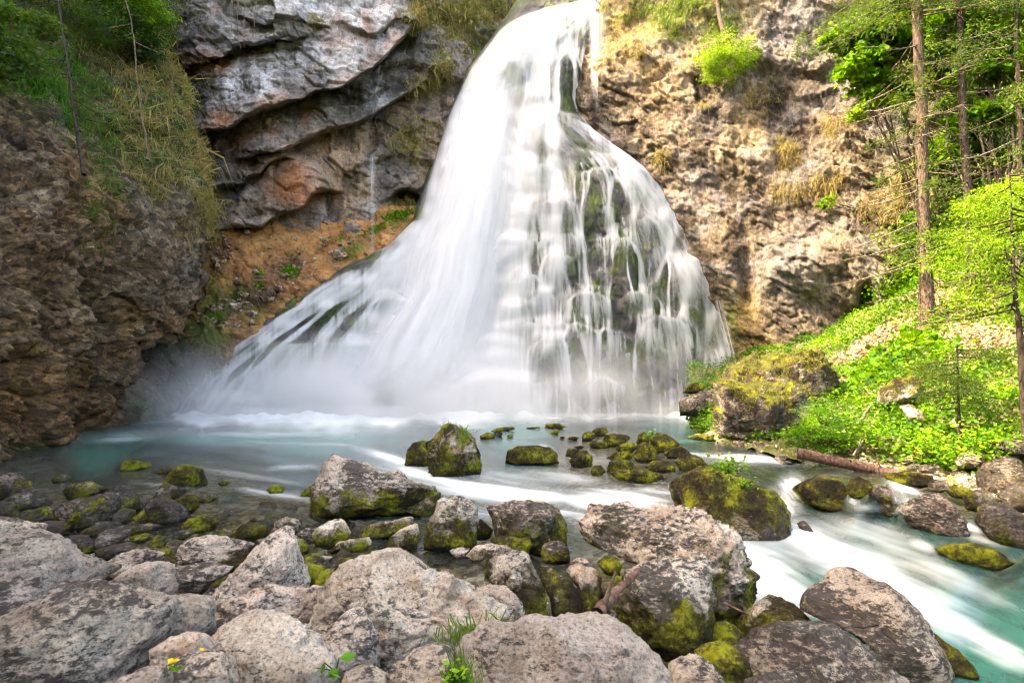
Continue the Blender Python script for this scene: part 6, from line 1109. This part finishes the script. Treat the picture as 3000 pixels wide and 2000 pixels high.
def flower(label, c, s):
    root = thing('yellow_flower', np.array(c), label, 'flower'); V, Fq = tube(np.array([[0, 0, 0], [.004, 0, s*.8], [0, 0, s*1.6]]), np.array([.003, .0025, .002]), 4); obj('stem', mesh_np('stem', V, Fq, M['herb'], fattrs=dict(tint=np.full(len(Fq), .3))), root)
    for k in range(6):
        a = k*math.pi/3; d = np.array([[math.cos(a), math.sin(a), .35]]); V, Fq = leaves(np.array([[0, 0, s*1.6]]), d, np.array([s]), .9, 0); obj('petal', mesh_np('petal', V, Fq, M['petal'], False, fattrs=dict(tint=[.5])), root)
    p = rng.normal(0, s*.8, (16, 3)); p[:, 2] = abs(p[:, 2])*.4; V, Fq = leaves(p, rng.normal(0, 1, p.shape)*np.array([1, 1, .3]), np.full(16, s*1.1), .7, .05); obj('leaves', mesh_np('leaves', V, Fq, M['leaf'], False, fattrs=dict(tint=rng.uniform(.2, .9, 16))), root)
flower('yellow flower at the bottom edge in front of a rounded stone', P(509, 1962, 2.12), .02); flower('smaller yellow flower behind the rounded stone at the bottom edge', P(589, 1918, 2.4), .013)
# small cascades between the stones
def spout(label, pl_, pr2, Y0, Y1, y0, y1, am, seed):
    t = np.linspace(0, 1, 24)[:, None]+np.zeros((1, 14)); u = np.linspace(0, 1, 14)[None]+np.zeros((24, 1)); px = (pl_[0]*(1-t)+pl_[1]*t)*(1-u)+(pr2[0]*(1-t)+pr2[1]*t)*u; py = y0+(y1-y0)*t
    V = P(px, py, Y0+(Y1-Y0)*t**.7-.06*np.sin(np.pi*u)); c = np.array([V[..., 0].mean(), V[..., 1].mean(), V[..., 2].min()])
    obj('small_cascade', mesh_np('small_cascade', V-c, grid_faces(24, 14), M['falls'], attrs=dict(dens=.75*am*bell(u, .5, .5)*sstep(1.05, .7, t)*sstep(-.05, .25, t)*(.3+streaks(u, t, seed, 5, .7)))), None, label, 'cascade', 'small cascades between the rocks', None, c)
spout('little spout dropping between mossy stones in front of the ribbed boulder', (1966,1968), (1976,1982), 5.0, 4.9, 1695, 1768, 1.3, 31)
spout('small cascade left of the round mossy stone by the log', (2478,2490), (2498,2526), 10.3, 9.6, 1415, 1482, 1.3, 32)
spout('small cascade right of the round mossy stone by the log', (2538,2496), (2562,2540), 10.2, 9.6, 1428, 1484, 1.4, 33)
spout('small cascade left of the speckled boulder at the right edge', (2820,2815), (2860,2880), 9.3, 8.6, 1515, 1568, 1.2, 34)
spout('low fall beside the sunken mossy boulder at the right', (2680,2690), (2765,2770), 8.3, 8.0, 1585, 1632, 1.0, 35)
spout('white chute beside the brown mossy boulder right of centre', (2270,2300), (2310,2360), 9.9, 8.8, 1410, 1470, 1.4, 36)
spout('narrow fall between the layered stone and the brown pointed boulder', (2598,2615), (2648,2676), 9.8, 9.2, 1420, 1480, 1.0, 37)

# ------------------------------------------------------------------ spray drifting at the foot of the falls
g = G('spray'); g.t.nodes.remove(g.tc); g.tc = g.n('ShaderNodeTexCoord'); gen = g.tc.outputs['Generated']; sx = g.n('ShaderNodeSeparateXYZ'); g.put(sx.inputs[0], gen)
fx = g.ma('MULTIPLY', g.mr(sx.outputs[0], 0., .3), g.mr(sx.outputs[0], 1., .6)); fy = g.ma('MULTIPLY', g.mr(sx.outputs[1], 0., .45), g.mr(sx.outputs[1], 1., .8)); fz = g.ma('POWER', g.mr(sx.outputs[2], 1., .0), 2.2)
dn_ = g.ma('MULTIPLY', g.ma('MULTIPLY', fx, fy), g.ma('MULTIPLY', fz, g.mr(g.noise(g.tc.outputs['Object'], .45, 2, .5), .32, .66)))
pv = g.n('ShaderNodeVolumePrincipled'); pv.inputs['Color'].default_value = (.95, .96, .98, 1); g.put(pv.inputs['Density'], g.ma('MULTIPLY', dn_, .8)); g.t.links.new(pv.outputs[0], g.out.inputs['Volume'])
V, Fq = np.array([(x, y, z) for x in (-16., 9.) for y in (18.6, 25.4) for z in (.02, 4.6)]), np.array([[0, 1, 3, 2], [4, 6, 7, 5], [0, 4, 5, 1], [2, 3, 7, 6], [0, 2, 6, 4], [1, 5, 7, 3]])
obj('spray_mist', mesh_np('spray_mist', V, Fq, g.m, False), kind='stuff', label='white spray drifting at the foot of the waterfall', cat='mist'); cy.volume_step_rate = 4.; cy.volume_bounces = 1; cy.volume_max_steps = 64
